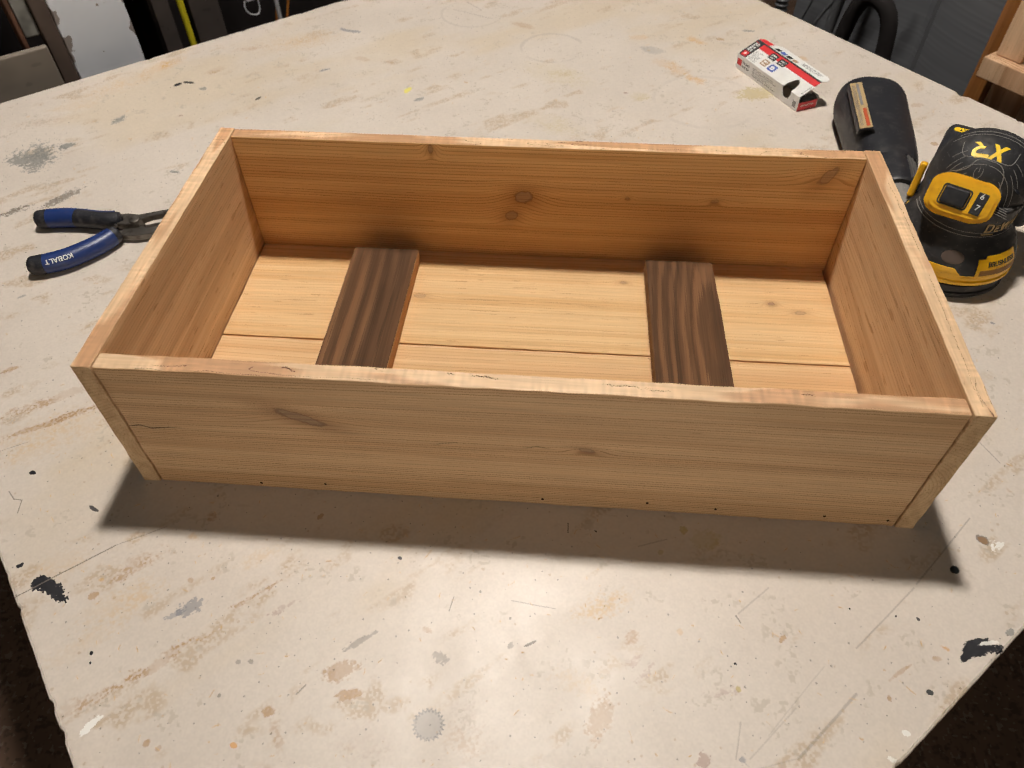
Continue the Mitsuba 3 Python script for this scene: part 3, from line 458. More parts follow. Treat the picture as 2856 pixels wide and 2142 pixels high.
# ------------------------------------------------------------------ the wooden box
L, W, H, TH = 0.6229, 0.3144, 0.1400, 0.0145
PB = thing('planter_box', 'open shallow box of pale cedar boards with two dark wood battens inside', 'wooden box')
def board(name, x0, x1, y0, y1, z0, z1, m, lab=None, r=0.0009, step=0.006, jit=0.0005, seed=0, parent=None):
    return obj(name, box((x1 - x0, y1 - y0, z1 - z0), ((x0 + x1) / 2, (y0 + y1) / 2, (z0 + z1) / 2), r, step=step, jitter=jit, seed=seed), m, parent or PB, smooth=True, label=lab)
board('end_board', 0, TH, 0, W, 0, H, 'm_end', 'rough cedar end board on the left, beside the pliers', seed=1)
board('end_board', L - TH, L, 0, W, 0, H, 'm_end2', 'rough cedar end board on the right, beside the sander', seed=2)
front = board('long_board', TH + 0.0006, L - TH - 0.0009, 0.0006, TH + 0.0006, 0.0002, H - 0.0005, 'm_front', 'near long board, with a slanting grey knot and a chipped upper edge', r=0.0015, jit=0.0008, seed=3)
board('long_board', TH + 0.0003, L - TH - 0.0005, W - TH - 0.0004, W - 0.0006, 0.0002, H - 0.0004, 'm_back', 'far long board, amber inside with a dark round knot', r=0.0011, seed=4)
board('bottom_board', TH + 0.0012, L - TH - 0.0040, 0.1612, W - TH - 0.0010, 0.0006, 0.0125, 'm_floor', 'wide bottom board under both battens at the back', seed=5)
board('bottom_board', TH + 0.0012, L - TH - 0.0040, TH + 0.0012, 0.1598, 0.0005, 0.0123, 'm_floor2', 'bottom board nearest the front of the box', seed=6)
def batten(quad, m, lab, seed):
    # quad: the four plan corners (near left, near right, far right, far left)
    q = np.array(quad); b = rbox((1, 1, 1), 0.0001, step=0.02)
    g = rbox((0.067, 0.262, 0.0165), 0.0012, step=0.003, jitter=0.0005, seed=seed); v = np.array(g.vertices)
    s, t = v[:, 0] / 0.067 + 0.5, v[:, 1] / 0.262 + 0.5
    xy = (q[0] * ((1 - s) * (1 - t))[:, None] + q[1] * (s * (1 - t))[:, None] + q[2] * (s * t)[:, None] + q[3] * ((1 - s) * t)[:, None])
    g.vertices = np.c_[xy, v[:, 2] + 0.0125 + 0.00825 + 0.0002]
    return obj('batten', g, m, PB, smooth=True, label=lab)
B1 = batten([(0.1215, 0.0170), (0.1855, 0.0170), (0.1885, 0.2800), (0.1215, 0.2800)], 'm_batten', 'dark stained batten on the left, its sawn right edge bare orange wood', 11)
B2 = batten([(0.4250, 0.0170), (0.4930, 0.0170), (0.4880, 0.2800), (0.4210, 0.2795)], 'm_batten2', 'dark stained batten on the right, with a fuzzy torn left edge', 12)

def split(pts, w, m, parent, seed, z=H - 0.0005):
    """A ragged check in the sawn edge: a thin dark sliver let into the wood."""
    r = np.random.default_rng(seed); p = np.array(pts, float); n = 26; s_ = np.linspace(0, len(p) - 1, n)
    q = np.stack([np.interp(s_, np.arange(len(p)), p[:, k]) for k in range(2)], 1) + r.normal(0, 0.00035, (n, 2))
    wd = w * np.sin(np.linspace(0.15, math.pi - 0.1, n)) * r.uniform(0.5, 1.2, n)
    g = sg.Polygon(np.vstack([q + np.c_[wd * 0.3, wd], (q - np.c_[wd * 0.3, wd])[::-1]])).buffer(0)
    obj('split', plate(g, 0.0005, (0, 0, z - 0.00035)), m, parent, smooth=False)
for k, (pp, w) in enumerate((([(0.1407, 0.0128), (0.1452, 0.0118), (0.1484, 0.0102), (0.1527, 0.0090), (0.1558, 0.0072), (0.1587, 0.0062)], 0.00055), ([(0.4794, 0.0127), (0.4846, 0.0114), (0.4906, 0.0110), (0.4939, 0.0096)], 0.0004), ([(0.495, 0.0105), (0.5042, 0.0108), (0.5086, 0.0104)], 0.00025),
                          ([(0.3678, 0.0104), (0.3771, 0.0092), (0.3888, 0.0096), (0.4018, 0.0083)], 0.00032), ([(0.3925, 0.0082), (0.3986, 0.0069), (0.4139, 0.0068)], 0.00028), ([(0.262, 0.0128), (0.2675, 0.0115)], 0.0004), ([(0.2793, 0.0120), (0.2922, 0.0110), (0.2971, 0.0100)], 0.0003))):
    split(pp, w, 'm_split', front, 60 + k)
EB2 = 'planter_box__end_board_001'
for k, (pp, w) in enumerate((([(0.6170, 0.262), (0.6185, 0.242), (0.6182, 0.226), (0.6190, 0.206), (0.6180, 0.190), (0.6186, 0.168)], 0.00025), ([(0.6178, 0.140), (0.6168, 0.118), (0.6172, 0.095), (0.6160, 0.070), (0.6164, 0.052), (0.6150, 0.030), (0.6158, 0.008)], 0.0003))):
    split(pp, w, 'm_splinter_dark', EB2, 80 + k, H)
rng = np.random.default_rng(7)
def sliver(p, ang, ln, w, bend=0.0, pitch=0.0):
    t = np.linspace(-0.5, 0.5, 5) * ln
    c, s = math.cos(ang), math.sin(ang); off = bend * ln * (1 - (2 * t / ln) ** 2)
    pts = np.c_[p[0] + t * c - off * s, p[1] + t * s + off * c, p[2] + w + np.abs(t) * 0 + (t + ln / 2) * pitch]
    return sweep(pts, np.c_[[0.25, 0.9, 1, 0.8, 0.2], [0.25, 0.9, 1, 0.8, 0.2]] * w, 5)
fz = []
for k in range(170):
    y = rng.uniform(0.02, 0.279); f = (y - 0.017) / 0.263; x = 0.4250 * (1 - f) + 0.4210 * f
    fz.append(moved(sliver((0, 0, 0), math.pi + rng.normal(0, 0.9), rng.uniform(0.0015, 0.005), 0.00014, rng.normal(0, 0.1), rng.uniform(-0.3, 0.3)), (x - 0.0006, y, rng.uniform(0.014, 0.0288))))
obj('frayed_fibres', cat(*fz), 'm_splinter_dark', B2.replace('__batten_001', '__batten_001') , kind='stuff')
for (x, z) in ((0.101, 0.0062), (0.155, 0.0101), (0.3313, 0.0082), (0.4139, 0.0119), (0.4677, 0.0094), (0.5519, 0.0090), (0.6006, 0.0085)):
    nh = lathe([(0.0, 0.00014), (0.0011, 0.0001), (0.00125, -0.0006), (0.0, -0.0006)], 10)
    obj('nail_hole', moved(nh, (x, 0.0004, z), R=np.array([[1, 0, 0], [0, 0, -1], [0, 1, 0.0]])), 'm_hole', front)
# fuzz along the sawn edges
ez = []
for k in range(150):
    x = rng.uniform(0.02, 0.60)
    ez.append(moved(sliver((0, 0, 0), rng.uniform(-math.pi, math.pi), rng.uniform(0.0008, 0.0028), 0.00007, 0.1, rng.uniform(-.8, 0.8)), (x, rng.choice([0.0008, TH]), H - rng.uniform(0.0005, 0.004))))
obj('edge_fibres', cat(*ez), 'm_splinter', front, kind='stuff')

# ------------------------------------------------------------------ the sander (local axes: x right, y back, z up)
SC, SR = np.array([0.737, 0.338, 0.0]), frame((0.88, -0.475, 0), (0.475, 0.88, 0), (0, 0, 1))
SD = thing('orbital_sander', 'black and yellow cordless palm sander standing right of the wooden box', 'sander')
def sand(name, mesh, m, parent=None, **k): return obj(name, moved(mesh, SC, R=SR), m, (SD if parent is None else parent), **k)
sand('sanding_pad', lathe([(0, 0.0005), (0.0615, 0.0005), (0.0630, 0.0025), (0.0625, 0.0060), (0.0605, 0.0070), (0.0625, 0.0085), (0.0620, 0.0150), (0.058, 0.0175), (0, 0.0175)], 96), 'm_rubber')
sand('skirt', lathe([(0.040, 0.0172), (0.0625, 0.0172), (0.0648, 0.0190), (0.0648, 0.0222), (0.0632, 0.0236), (0.0637, 0.0250), (0.0632, 0.0300), (0.040, 0.0300)], 128), 'm_yellow')
BODY = [(0.0636, 0.0300), (0.0626, 0.0345), (0.0600, 0.0415), (0.0540, 0.0510), (0.0475, 0.0600), (0.0440, 0.0670), (0.0432, 0.0730), (0.0445, 0.0800), (0.0450, 0.0900), (0.040, 0.0960), (0.0, 0.0960)]
bz = np.array([z for r, z in BODY[:-1]]); br = np.array([r for r, z in BODY[:-1]])
def body_r(z): return np.interp(z, bz, br)
zz = np.linspace(0.030, 0.092, 40)
BD = sand('body', lathe([(0.03, 0.030)] + [(body_r(z), z) for z in zz] + [(0, 0.095)], 96), 'm_rubber', smooth=60)
def wrap(ang0, ang1, zlo, zhi, off, n=60, m=6):
    """A band on the body's surface between two angles (degrees, 0 = to the front, + to the right), its lower and upper edge as functions of the angle."""
    a = np.radians(np.linspace(ang0, ang1, n)); s = np.linspace(0, 1, m)
    A, S = np.meshgrid(a, s, indexing='ij'); d = np.degrees(A)
    lo, hi = np.vectorize(zlo)(d), np.vectorize(zhi)(d); z = lo + (hi - lo) * S
    rr = np.where(z < 0.030, 0.0634, body_r(z))
    def surf(o): r = rr + o; return np.stack([r * np.sin(A), -r * np.cos(A), z], -1).reshape(-1, 3)
    i, j = np.meshgrid(np.arange(n - 1), np.arange(m - 1), indexing='ij')
    q = np.stack([i * m + j, (i + 1) * m + j, (i + 1) * m + j + 1, i * m + j + 1], -1).reshape(-1, 4)
    f = np.vstack([q[:, [0, 1, 2]], q[:, [0, 2, 3]]]); N = n * m
    rim = np.r_[np.arange(m), (np.arange(1, n) * m + m - 1), ((n - 1) * m + np.arange(m - 2, -1, -1)), (np.arange(n - 2, 0, -1) * m)]
    a0, a1 = rim, np.roll(rim, -1)
    side = np.vstack([np.c_[a0, a1, a1 + N], np.c_[a0, a1 + N, a0 + N]])
    mm = trimesh.Trimesh(np.vstack([surf(off), surf(-0.002)]), np.vstack([f, f[:, ::-1] + N, side]), process=False); mm.fix_normals(); return mm
sand('yellow_band', wrap(-175, 175, lambda d: 0.0245, lambda d: 0.0365 - 0.0085 * np.clip((d - 14) / 9, 0, 1) * (d < 100), 0.0006, 160), 'm_yellow')
BG = sand('badge', wrap(33, 78, lambda d: 0.0285, lambda d: 0.0465 + (0.002 if d > 41 else -0.0005), 0.0009, 60), 'm_yellow')
sand('badge_slot', wrap(36, 77, lambda d: 0.0310, lambda d: 0.0362, 0.0013, 40), 'm_dark_tan', BG)
def on_body(m2d, ang, z, off, tilt=0.0):
    """Flat lettering (x along the girth to the right, y up) bent round the body."""
    v = np.array(m2d.vertices); zc = z + v[:, 1]; r = body_r(zc) + off + v[:, 2]
    a = math.radians(ang) + v[:, 0] / body_r(np.array([z]))[0]
    k = m2d.copy(); k.vertices = np.c_[r * np.sin(a), -r * np.cos(a), zc]; return k
def centred(m): m = m.copy(); m.apply_translation([-m.bounds[:, 0].mean(), -m.bounds[:, 1].mean(), 0]); return m
sand('badge_lettering', on_body(centred(meshkit.text_mesh('BRUSHLESS', 0.0042, 0.0003, True)), 59, 0.0415, 0.0010), 'm_black_print', BG, smooth=False)
dw = centred(meshkit.text_mesh('D', 0.0095, 0.0003, True)); ew = meshkit.text_mesh('E', 0.0072, 0.0003, True); ww = meshkit.text_mesh('WALT', 0.0095, 0.0003, True)
dw = meshkit.text_mesh('D', 0.0095, 0.0003, True); ew.apply_translation([dw.bounds[1, 0] + 0.0008, 0, 0]); ww.apply_translation([ew.bounds[1, 0] + 0.0008, 0, 0])
brand = cat(dw, ew, ww); bb = brand.bounds
brand = cat(brand, box((bb[1, 0] - bb[0, 0] - 0.006, 0.0009, 0.0003), ((bb[0, 0] + bb[1, 0]) / 2 + 0.004, 0.0118, 0.00015), 0.0001), box((0.012, 0.0009, 0.0003), (0.005, -0.0022, 0.00015), 0.0001))
sand('body_lettering', on_body(moved(brand, (0, 0, 0)), 31, 0.0685, 0.0003), 'm_tan_print', BD, smooth=False)
for z, w in ((0.0640, 0.00035), (0.0672, 0.0003)):
    a = np.radians(np.linspace(-75, 75, 60)); r = body_r(np.array([z]))[0] + 0.0001
    sand('seam', sweep(np.c_[r * np.sin(a), -r * np.cos(a), z + 0.003 * (np.abs(a) / 1.3) ** 2], w, 6), 'm_grey_line', BD)
sand('grip_mark', on_body(superell((0.0105, 0.0058, 0.0006), 1, 1, 20), 9, 0.0455, 0.0001), 'm_brown_dark', BD)

# the head
HC, HA = np.array([0.0, 0.014, 0.089]), np.array([0.0475, 0.047, 0.0490])
HY = -0.010                                              # where the cap's raised pattern starts
HE1, HE2 = 0.90, 0.92
HEAD = sand('head_cap', superell(HA, HE1, HE2, 64, HC), 'm_rubber', smooth=True)
def head_z(x, y):
    q = (np.abs((x - HC[0]) / HA[0]) ** (2 / HE2) + np.abs((y - HC[1]) / HA[1]) ** (2 / HE2)) ** (HE2 / 2)
    return HC[2] + HA[2] * (1 - np.clip(q, 0, 0.999) ** (2 / HE1)) ** (HE1 / 2)
def on_head(m2d, off):
    v = np.array(m2d.vertices); k = m2d.copy(); k.vertices = np.c_[v[:, 0], v[:, 1] + HY, head_z(v[:, 0], v[:, 1] + HY) + v[:, 2] + off]; return k
def head_line(pts, w=0.00032, n=30):
    p = smooth_path(np.c_[np.array(pts), np.zeros(len(pts))], n); p[:, 1] += HY; p[:, 2] = head_z(p[:, 0], p[:, 1]) + 0.00005; return sweep(p, w, 6)
def arc_y(y, x): return y - 0.010 * (x / 0.04) ** 2 * (1 if y < 0 else 0.6)
for k, y in enumerate(np.linspace(-0.0265, 0.002, 8)):
    for s in (-1, 1):
        xs = np.linspace((0.014 if k < 4 else (0.001 if 4 <= k < 5 else 0.021)) * s, (0.0345 - 0.0005 * k) * s, 8)
        sand('rib', head_line([(x, arc_y(y, x)) for x in xs]), 'm_grey_line', HEAD)
sand('rib', head_line([(x, arc_y(0.0275, x) + 0.002) for x in np.linspace(-0.033, 0.033, 12)], 0.0004, 50), 'm_grey_line', HEAD)
sand('rib', head_line([(x, arc_y(0.0235, x)) for x in np.linspace(-0.036, 0.036, 12)], 0.0003, 50), 'm_grey_line', HEAD)
sand('rib', head_line([(-0.027, 0.012), (-0.026, 0.003), (-0.023, -0.003), (-0.014, -0.0055), (0.000, -0.006), (0.010, -0.0058), (0.017, -0.004), (0.020, 0.003), (0.021, 0.011)], 0.0004, 60), 'm_grey_line', HEAD)
sand('rib', head_line([(-0.038, -0.012), (-0.024, -0.0125), (-0.014, -0.012), (-0.011, -0.0085), (0.0, -0.0070), (0.012, -0.0085), (0.016, -0.012), (0.018, -0.018), (0.022, -0.024)], 0.00045, 70), 'm_grey_line', HEAD)
# the two slanting letters, read from the far side
X = sa.skew(sg.MultiPolygon([poly((0, 0), (0.0042, 0), (0.0125, 0.0125), (0.0090, 0.0125)), poly((0.0095, 0), (0.0132, 0), (0.0042, 0.0125), (0.0005, 0.0125))]).buffer(0), 8, 0, origin=(0, 0))
Rl = poly((0.0142, 0), (0.0172, 0), (0.0190, 0.0060), (0.0225, 0.0060), (0.0242, 0.0078), (0.0238, 0.0097), (0.0210, 0.0100), (0.0135, 0.0100), (0.0142, 0.0125), (0.0235, 0.0125), (0.0270, 0.0108), (0.0275, 0.0072), (0.0255, 0.0048), (0.0232, 0.0040), (0.0282, 0), (0.0240, 0), (0.0205, 0.0038), (0.0190, 0.0038))
lg = sg.MultiPolygon([g for g in list(getattr(X, 'geoms', [X])) + list(getattr(Rl.buffer(0), 'geoms', [Rl.buffer(0)])) if not g.is_empty]).buffer(0)
lm = plate(lg, 0.0004, dens=0.0012); v = np.array(lm.vertices); lm.vertices = np.c_[-(v[:, 0] - 0.0135) * 1.08 - 0.0040, -(v[:, 1] - 0.0060) * 1.25 + 0.0020, v[:, 2]]
lm2 = moved(lm, (0.001, 0, 0)); lm2.fix_normals()
sand('emblem', on_head(lm2, 0.0001), 'm_yellow_print', HEAD, smooth=False)
a = np.radians(np.linspace(-230, 50, 24)); sand('power_symbol', cat(head_line(np.c_[-0.005 + 0.0034 * np.cos(a), -0.0150 + 0.0030 * np.sin(a)], 0.0003, 40), head_line([(-0.005, -0.0120), (-0.005, -0.0150)], 0.0003, 8)), 'm_grey_line', HEAD)
sand('worn_dots', cat(*[moved(trimesh.creation.icosphere(1, 0.00032), (x, HY + arc_y(0.032 + r * 0.0035, x), head_z(x, HY + arc_y(0.032 + r * 0.0035, x)))) for r in range(3) for x in np.linspace(-0.024, 0.03, 13) + 0.002 * r]), 'm_grey_line', HEAD, kind='stuff')
for (x, y) in ((-0.030, -0.0185 + HY * 0.3), (0.0325, -0.0155 + HY * 0.3)):
    sand('screw', moved(superell((0.0042, 0.0034, 0.0012), 1, 1, 16), (x, y, head_z(x, y) - 0.0001), R=frame((0.8, 0, -0.6 * np.sign(x)), (0, 1, 0), (0.6 * np.sign(x), 0, 0.8))), 'm_black', HEAD)
# the switch panel on the front of the head
pn = np.array([0.0, -0.84, 0.543]); pn /= np.linalg.norm(pn); pu = np.array([0.0, 0.543, 0.84]); PR = frame((1, 0, 0), pu, pn)
PC = np.array([-0.0080, -0.0405, 0.0984])
PNL = sand('switch_panel', moved(plate(sg.Polygon(sa.scale(rrect(2, 2, 0.62), 0.0305, 0.0200)).buffer(0), 0.024, bevel=0.0075, dens=0.003), PC - pn * 0.019, R=PR), 'm_yellow', smooth=50)
SWP = PC + pn * 0.005
SW = sand('switch', moved(rbox((0.0225, 0.0165, 0.006), 0.0024), SWP + PR @ [-0.0062, -0.0010, 0.0002], R=PR @ Z(-2)), 'm_black', PNL)
sand('switch_rim', moved(plate(rrect(0.0262, 0.0192, 0.003).difference(rrect(0.0238, 0.0168, 0.0024)), 0.0010), SWP + PR @ [-0.0062, -0.0010, -0.0005], R=PR @ Z(-2)), 'm_rubber', PNL)
DL = sand('speed_dial', moved(rbox((0.0092, 0.0205, 0.004), 0.0008), SWP + PR @ [0.0155, -0.0015, -0.0008], R=PR @ Z(-4)), 'm_black_print', PNL)
for ch, dy in (('6', 0.0045), ('7', -0.0058)):
    sand('digit', moved(centred(meshkit.text_mesh(ch, 0.0048, 0.0003, True)), SWP + PR @ [0.0155, dy + 0.001, 0.00125], R=PR @ Z(-4)), 'm_white_print', DL, smooth=False)
sand('dial_notch', moved(rbox((0.0078, 0.0012, 0.0010), 0.0003), SWP + PR @ [0.0154, -0.0005, 0.0012], R=PR @ Z(-4)), 'm_rubber', DL)
# the battery behind the head
BT = sand('battery', moved(rbox((0.106, 0.080, 0.054), 0.009, step=0.01), (0.006, 0.058, 0.0745)), 'm_black', smooth=True)
sand('battery_badge', moved(plate(rrect(0.034, 0.0088, 0.0043), 0.0006), (-0.024, 0.080, 0.1013), R=Z(4)), 'm_yellow_print', BT)
tx = centred(meshkit.text_mesh('DEWALT', 0.0042, 0.0003, True)); sand('battery_lettering', moved(tx, (-0.0240, 0.0800, 0.1019), R=Z(184)), 'm_black_print', BT, smooth=False)
sand('battery_release', moved(plate(rrect(0.034, 0.024, 0.004), 0.0030, bevel=0.0010), (0.0570, 0.042, 0.072), R=frame((0, 1, 0), (0, 0, 1), (1, 0, 0))), 'm_yellow', BT)
sand('latch', moved(rbox((0.007, 0.011, 0.036), 0.0025), (-0.0520, 0.014, 0.073), R=frame((1, 0, 0), (0, 0.97, -0.24), (0, 0.24, 0.97))), 'm_yellow')
# the dust port and the canister
PT = sand('dust_port', cat(sweep([(-0.030, 0.002, 0.034), (-0.046, 0.006, 0.036), (-0.062, 0.016, 0.036), (-0.072, 0.030, 0.035)], [(0.024, 0.022), (0.021, 0.019), (0.017, 0.016), (0.0155, 0.0155)], 28)), 'm_grey_plastic')
sand('port_trim', sweep([(-0.054, -0.012, 0.046), (-0.050, -0.002, 0.0555), (-0.044, 0.006, 0.058)], 0.0011, 8), 'm_yellow', PT)
P0, P1 = np.array([0.6945, 0.3900, 0.0290]), np.array([0.7190, 0.6300, 0.0290])
ax = (P1 - P0) / np.linalg.norm(P1 - P0); ay = np.cross([0, 0, 1], ax); CR = frame(-ay, ax, (0, 0, 1))
def can(name, m, mat_, parent=None, **k): return obj(name, moved(m, P0, R=CR), mat_, parent or SD, **k)
s = np.linspace(0, 1, 40)
cp = [(0.058, 0.0300, 0.0285), (0.066, 0.0320, 0.0295), (0.090, 0.0350, 0.0308), (0.12, 0.0372, 0.0315), (0.16, 0.0390, 0.0322), (0.20, 0.0415, 0.0325), (0.222, 0.0412, 0.0318), (0.233, 0.0375, 0.0290), (0.2385, 0.030, 0.024), (0.2405, 0.018, 0.015)]
cp = smooth_path(np.array(cp), 50)
cn = sweep(np.c_[np.zeros(50), cp[:, 0], np.zeros(50)], cp[:, 1:] * [1, 1.06], 56, sq=0.80); cv = np.array(cn.vertices); cv[:, 2] = np.maximum(cv[:, 2], -0.0285); cn.vertices = cv
CN = can('dust_canister', cn, 'm_black', smooth=50)
can('canister_collar', sweep([(0, y, 0.0035) for y in (0.010, 0.013, 0.030, 0.048, 0.060, 0.064)], [(0.0230, 0.0240), (0.0250, 0.0260), (0.0258, 0.0265), (0.0268, 0.0270), (0.0276, 0.0274), (0.0265, 0.0265)], 40), 'm_black', CN, smooth=50)
can('neck', sweep([(0, y, 0.0035) for y in (-0.045, -0.030, 0.0, 0.012)], [(0.0165, 0.0165), (0.0175, 0.0175), (0.0195, 0.0195), (0.0195, 0.0195)], 32), 'm_grey_plastic', CN)
for k, a in enumerate(np.radians([14, 26, 38, 50, 62])):
    can('grip_rib', moved(rbox((0.0034, 0.042, 0.0044), 0.001), (0.0268 * math.cos(a), 0.036, 0.0035 + 0.0270 * math.sin(a)), R=frame((-math.sin(a), 0, math.cos(a)), (0, 1, 0), (math.cos(a), 0, math.sin(a)))), 'm_rib', CN)
# the raised clip with its printed strip, open at the near end
ca = math.radians(132); cx, cz = 0.0375 * math.cos(ca), 0.0335 * math.sin(ca)
KR = frame((math.sin(ca) * 0.9, 0, -math.cos(ca) * 0.9 + 0.0), (0, 1, 0), (math.cos(ca), 0, math.sin(ca)))
KR = frame((0.88, 0, 0.22), (0, 1, 0), (-0.22, 0, 0.97)); ctr = np.array([-0.0285, 0.150, 0.0325])
sec = sg.LineString([(-0.0095, -0.004), (-0.0075, 0.0006), (0, 0.0014), (0.0080, -0.0008), (0.0105, -0.0085)]).buffer(0.0011, 4)
clip = trimesh.creation.extrude_polygon(sec, 0.108, engine='earcut'); clip = moved(clip, (0, 0, -0.054), R=np.eye(3))
clip = moved(clip, (0, 0, 0), R=frame((1, 0, 0), (0, 0, 1), (0, -1, 0))); clip.fix_normals()
CL_ = can('clip', moved(clip, ctr, R=KR), 'm_black', CN)
can('printed_strip', moved(plate(rrect(0.0150, 0.106, 0.001), 0.0004), ctr + KR @ [0, 0, 0.0027], R=KR @ frame((1, 0, 0.0), (0, 1, 0), (0, 0, 1))), 'm_label', CL_)
can('strip_warning', moved(plate(rrect(0.0042, 0.040, 0.0004), 0.0003), ctr + KR @ [0.0030, -0.030, 0.0032], R=KR), 'm_label_red', CL_)
can('strip_band', moved(plate(rrect(0.0034, 0.052, 0.0002), 0.0003), ctr + KR @ [0.0012, 0.024, 0.0032], R=KR), 'm_grey_line', CL_)
pr = np.random.default_rng(3)
lines_ = [rrect(pr.uniform(0.003, 0.0048), 0.0007, 0.0002, -0.0042 + pr.uniform(-0.0006, 0.0006), y) for y in np.arange(-0.047, 0.046, 0.0021)]
can('strip_print', moved(plate(sg.MultiPolygon(lines_), 0.0002), ctr + KR @ [0, 0, 0.00315], R=KR), 'm_grey_line', CL_)

# ------------------------------------------------------------------ the pliers
PL = thing('pliers', 'small pliers with blue and black grips lying open at the left of the wooden box', 'pliers')
zc = 0.0108
def grip(pts, prof, name, cols, lab=None):
    """pts: the centre line; prof: half widths along it; cols: (from, to, material) shares of the length. The first piece carries the rest."""
    p = smooth_path([(x, y, zc) for x, y in pts], 80); w = np.interp(np.linspace(0, 1, 80), np.linspace(0, 1, len(prof)), prof)
    e = np.linspace(0, 1, 80); rnd = np.sqrt(np.clip(1 - (1 - np.clip(e / 0.055, 0, 1)) ** 2, 0.01, 1)) * np.sqrt(np.clip(1 - (1 - np.clip((1 - e) / 0.03, 0, 1)) ** 2, 0.2, 1))
    w = w * rnd; h = np.minimum(w, 0.0090) ; w = w * 1.06; h = np.where(w > 0.0098, 0.0098 + (w - 0.0098) * 0.25, w)
    root = None
    for k, (a, b, m, nm) in enumerate(cols):
        i0, i1 = int(a * 79), int(b * 79) + 1
        g = sweep(p[i0:i1 + (0 if b >= 1 else 1)], np.c_[w, h][i0:i1 + (0 if b >= 1 else 1)] * (1.0 if k == 0 else 0.985 + 0.03 * (k % 2)), 28)
        if root is None: root = obj(nm, g, m, PL, smooth=50, label=lab)
        else: obj(nm, g, m, root, smooth=50)
    return root, p
G1, p1 = grip([(-0.2570, 0.3245), (-0.2404, 0.3285), (-0.2243, 0.3310), (-0.2062, 0.3310), (-0.1866, 0.3290), (-0.1723, 0.3290), (-0.1580, 0.3315)], [0.0085, 0.0105, 0.0112, 0.0110, 0.0098, 0.0092, 0.0100, 0.0085], 'grip',
     [(0.14, 0.47, 'm_blue', 'grip'), (0.0, 0.15, 'm_black_grip', 'grip_end'), (0.46, 1.0, 'm_black_grip', 'grip_inlay')], 'far grip, blue with a long black inlay')
obj('stripe', sweep(smooth_path(p1[36:74:6] + np.array([0.0, 0.0062, 0.0060]), 30), (0.0024, 0.0022), 10), 'm_blue', G1)
G2, p2 = grip([(-0.2245, 0.2470), (-0.2087, 0.2512), (-0.2011, 0.2545), (-0.1867, 0.2635), (-0.1765, 0.2735), (-0.1667, 0.2848), (-0.1588, 0.2975), (-0.1520, 0.3090)], [0.0085, 0.0102, 0.0108, 0.0110, 0.0106, 0.0104, 0.0102, 0.0100, 0.0080], 'grip',
     [(0.16, 0.90, 'm_blue', 'grip'), (0.0, 0.17, 'm_black_grip', 'grip_end'), (0.89, 1.0, 'm_black_grip', 'grip_collar')], 'near grip, all blue with white lettering')
kb = centred(meshkit.text_mesh('KOBALT', 0.0044, 0.0004, True)); kv = np.array(kb.vertices); kb.vertices = np.c_[kv[:, 0] * 1.05, kv[:, 1], kv[:, 2]]
def on_grip(m2d, p, i, side):
    """Lettering bent along the grip; side: the angle round the grip, in degrees, from its top towards the near side."""
    s_ = np.r_[0, np.cumsum(np.linalg.norm(np.diff(p, axis=0), axis=1))]; v = np.array(m2d.vertices)
    sx = s_[i] - v[:, 0]; q = np.stack([np.interp(sx, s_, p[:, k]) for k in range(3)], 1); t = np.stack([np.interp(sx, s_, np.gradient(p[:, k], s_)) for k in range(3)], 1)
    t /= np.linalg.norm(t, axis=1, keepdims=True); nside = np.cross(t, [0, 0, 1.0]); R_, Hh = 0.0114, 0.0101
    a = math.radians(side) + v[:, 1] / 0.0098
    out = q + nside * ((R_ + v[:, 2]) * np.sin(a))[:, None] + np.array([0, 0, 1.0]) * ((Hh + v[:, 2]) * np.cos(a))[:, None]
    k = m2d.copy(); k.vertices = out; k.fix_normals(); return k
kb2 = kb.copy(); kv = np.array(kb.vertices); kb2.vertices = np.c_[kv[:, 0], kv[:, 1], kv[:, 2]]
obj('grip_lettering', on_grip(kb2, p2, 26, 46), 'm_white_print', G2, smooth=False)
pv = np.array([-0.1415, 0.3265])
def steel(pts, z0, z1, name, parent=None, bev=0.0012, lab=None): return obj(name, plate(poly(*pts).buffer(-0.001).buffer(0.001, 4), z1 - z0, (0, 0, z0), bevel=bev), 'm_steel', parent or PL, label=lab)
J1 = steel([(-0.1640, 0.3350), (-0.1560, 0.3385), (-0.1480, 0.3385), (-0.1400, 0.3375), (-0.1150, 0.3480), (-0.0850, 0.3570), (-0.0840, 0.3535), (-0.1080, 0.3430), (-0.1260, 0.3350), (-0.1330, 0.3290), (-0.1345, 0.3215), (-0.1470, 0.3180), (-0.1590, 0.3190), (-0.1530, 0.3265), (-0.1560, 0.3310)], 0.0085, 0.0150, 'jaw')
J2 = steel([(-0.1560, 0.3050), (-0.1440, 0.3060), (-0.1330, 0.3060), (-0.1180, 0.3110), (-0.0850, 0.3380), (-0.0855, 0.3420), (-0.1120, 0.3270), (-0.1270, 0.3215), (-0.1330, 0.3260), (-0.1345, 0.3330), (-0.1420, 0.3360), (-0.1500, 0.3300), (-0.1500, 0.3180), (-0.1560, 0.3120)], 0.0030, 0.0095, 'jaw')
obj('pivot', lathe([(0, 0.0178), (0.0040, 0.0176), (0.0060, 0.0168), (0.0064, 0.0150), (0.0064, 0.0040), (0, 0.0040)], 32, (pv[0] + 0.0015, pv[1], 0)), 'm_steel', PL, smooth=40)
obj('spring', cat(*[sweep(smooth_path([(-0.1630, 0.3260 - 0.010 * k, 0.010), (-0.1610, 0.3210 - 0.006 * k, 0.012), (-0.1570, 0.3180, 0.012)], 12), 0.0012, 6) for k in (0, 1)]), 'm_steel', PL)

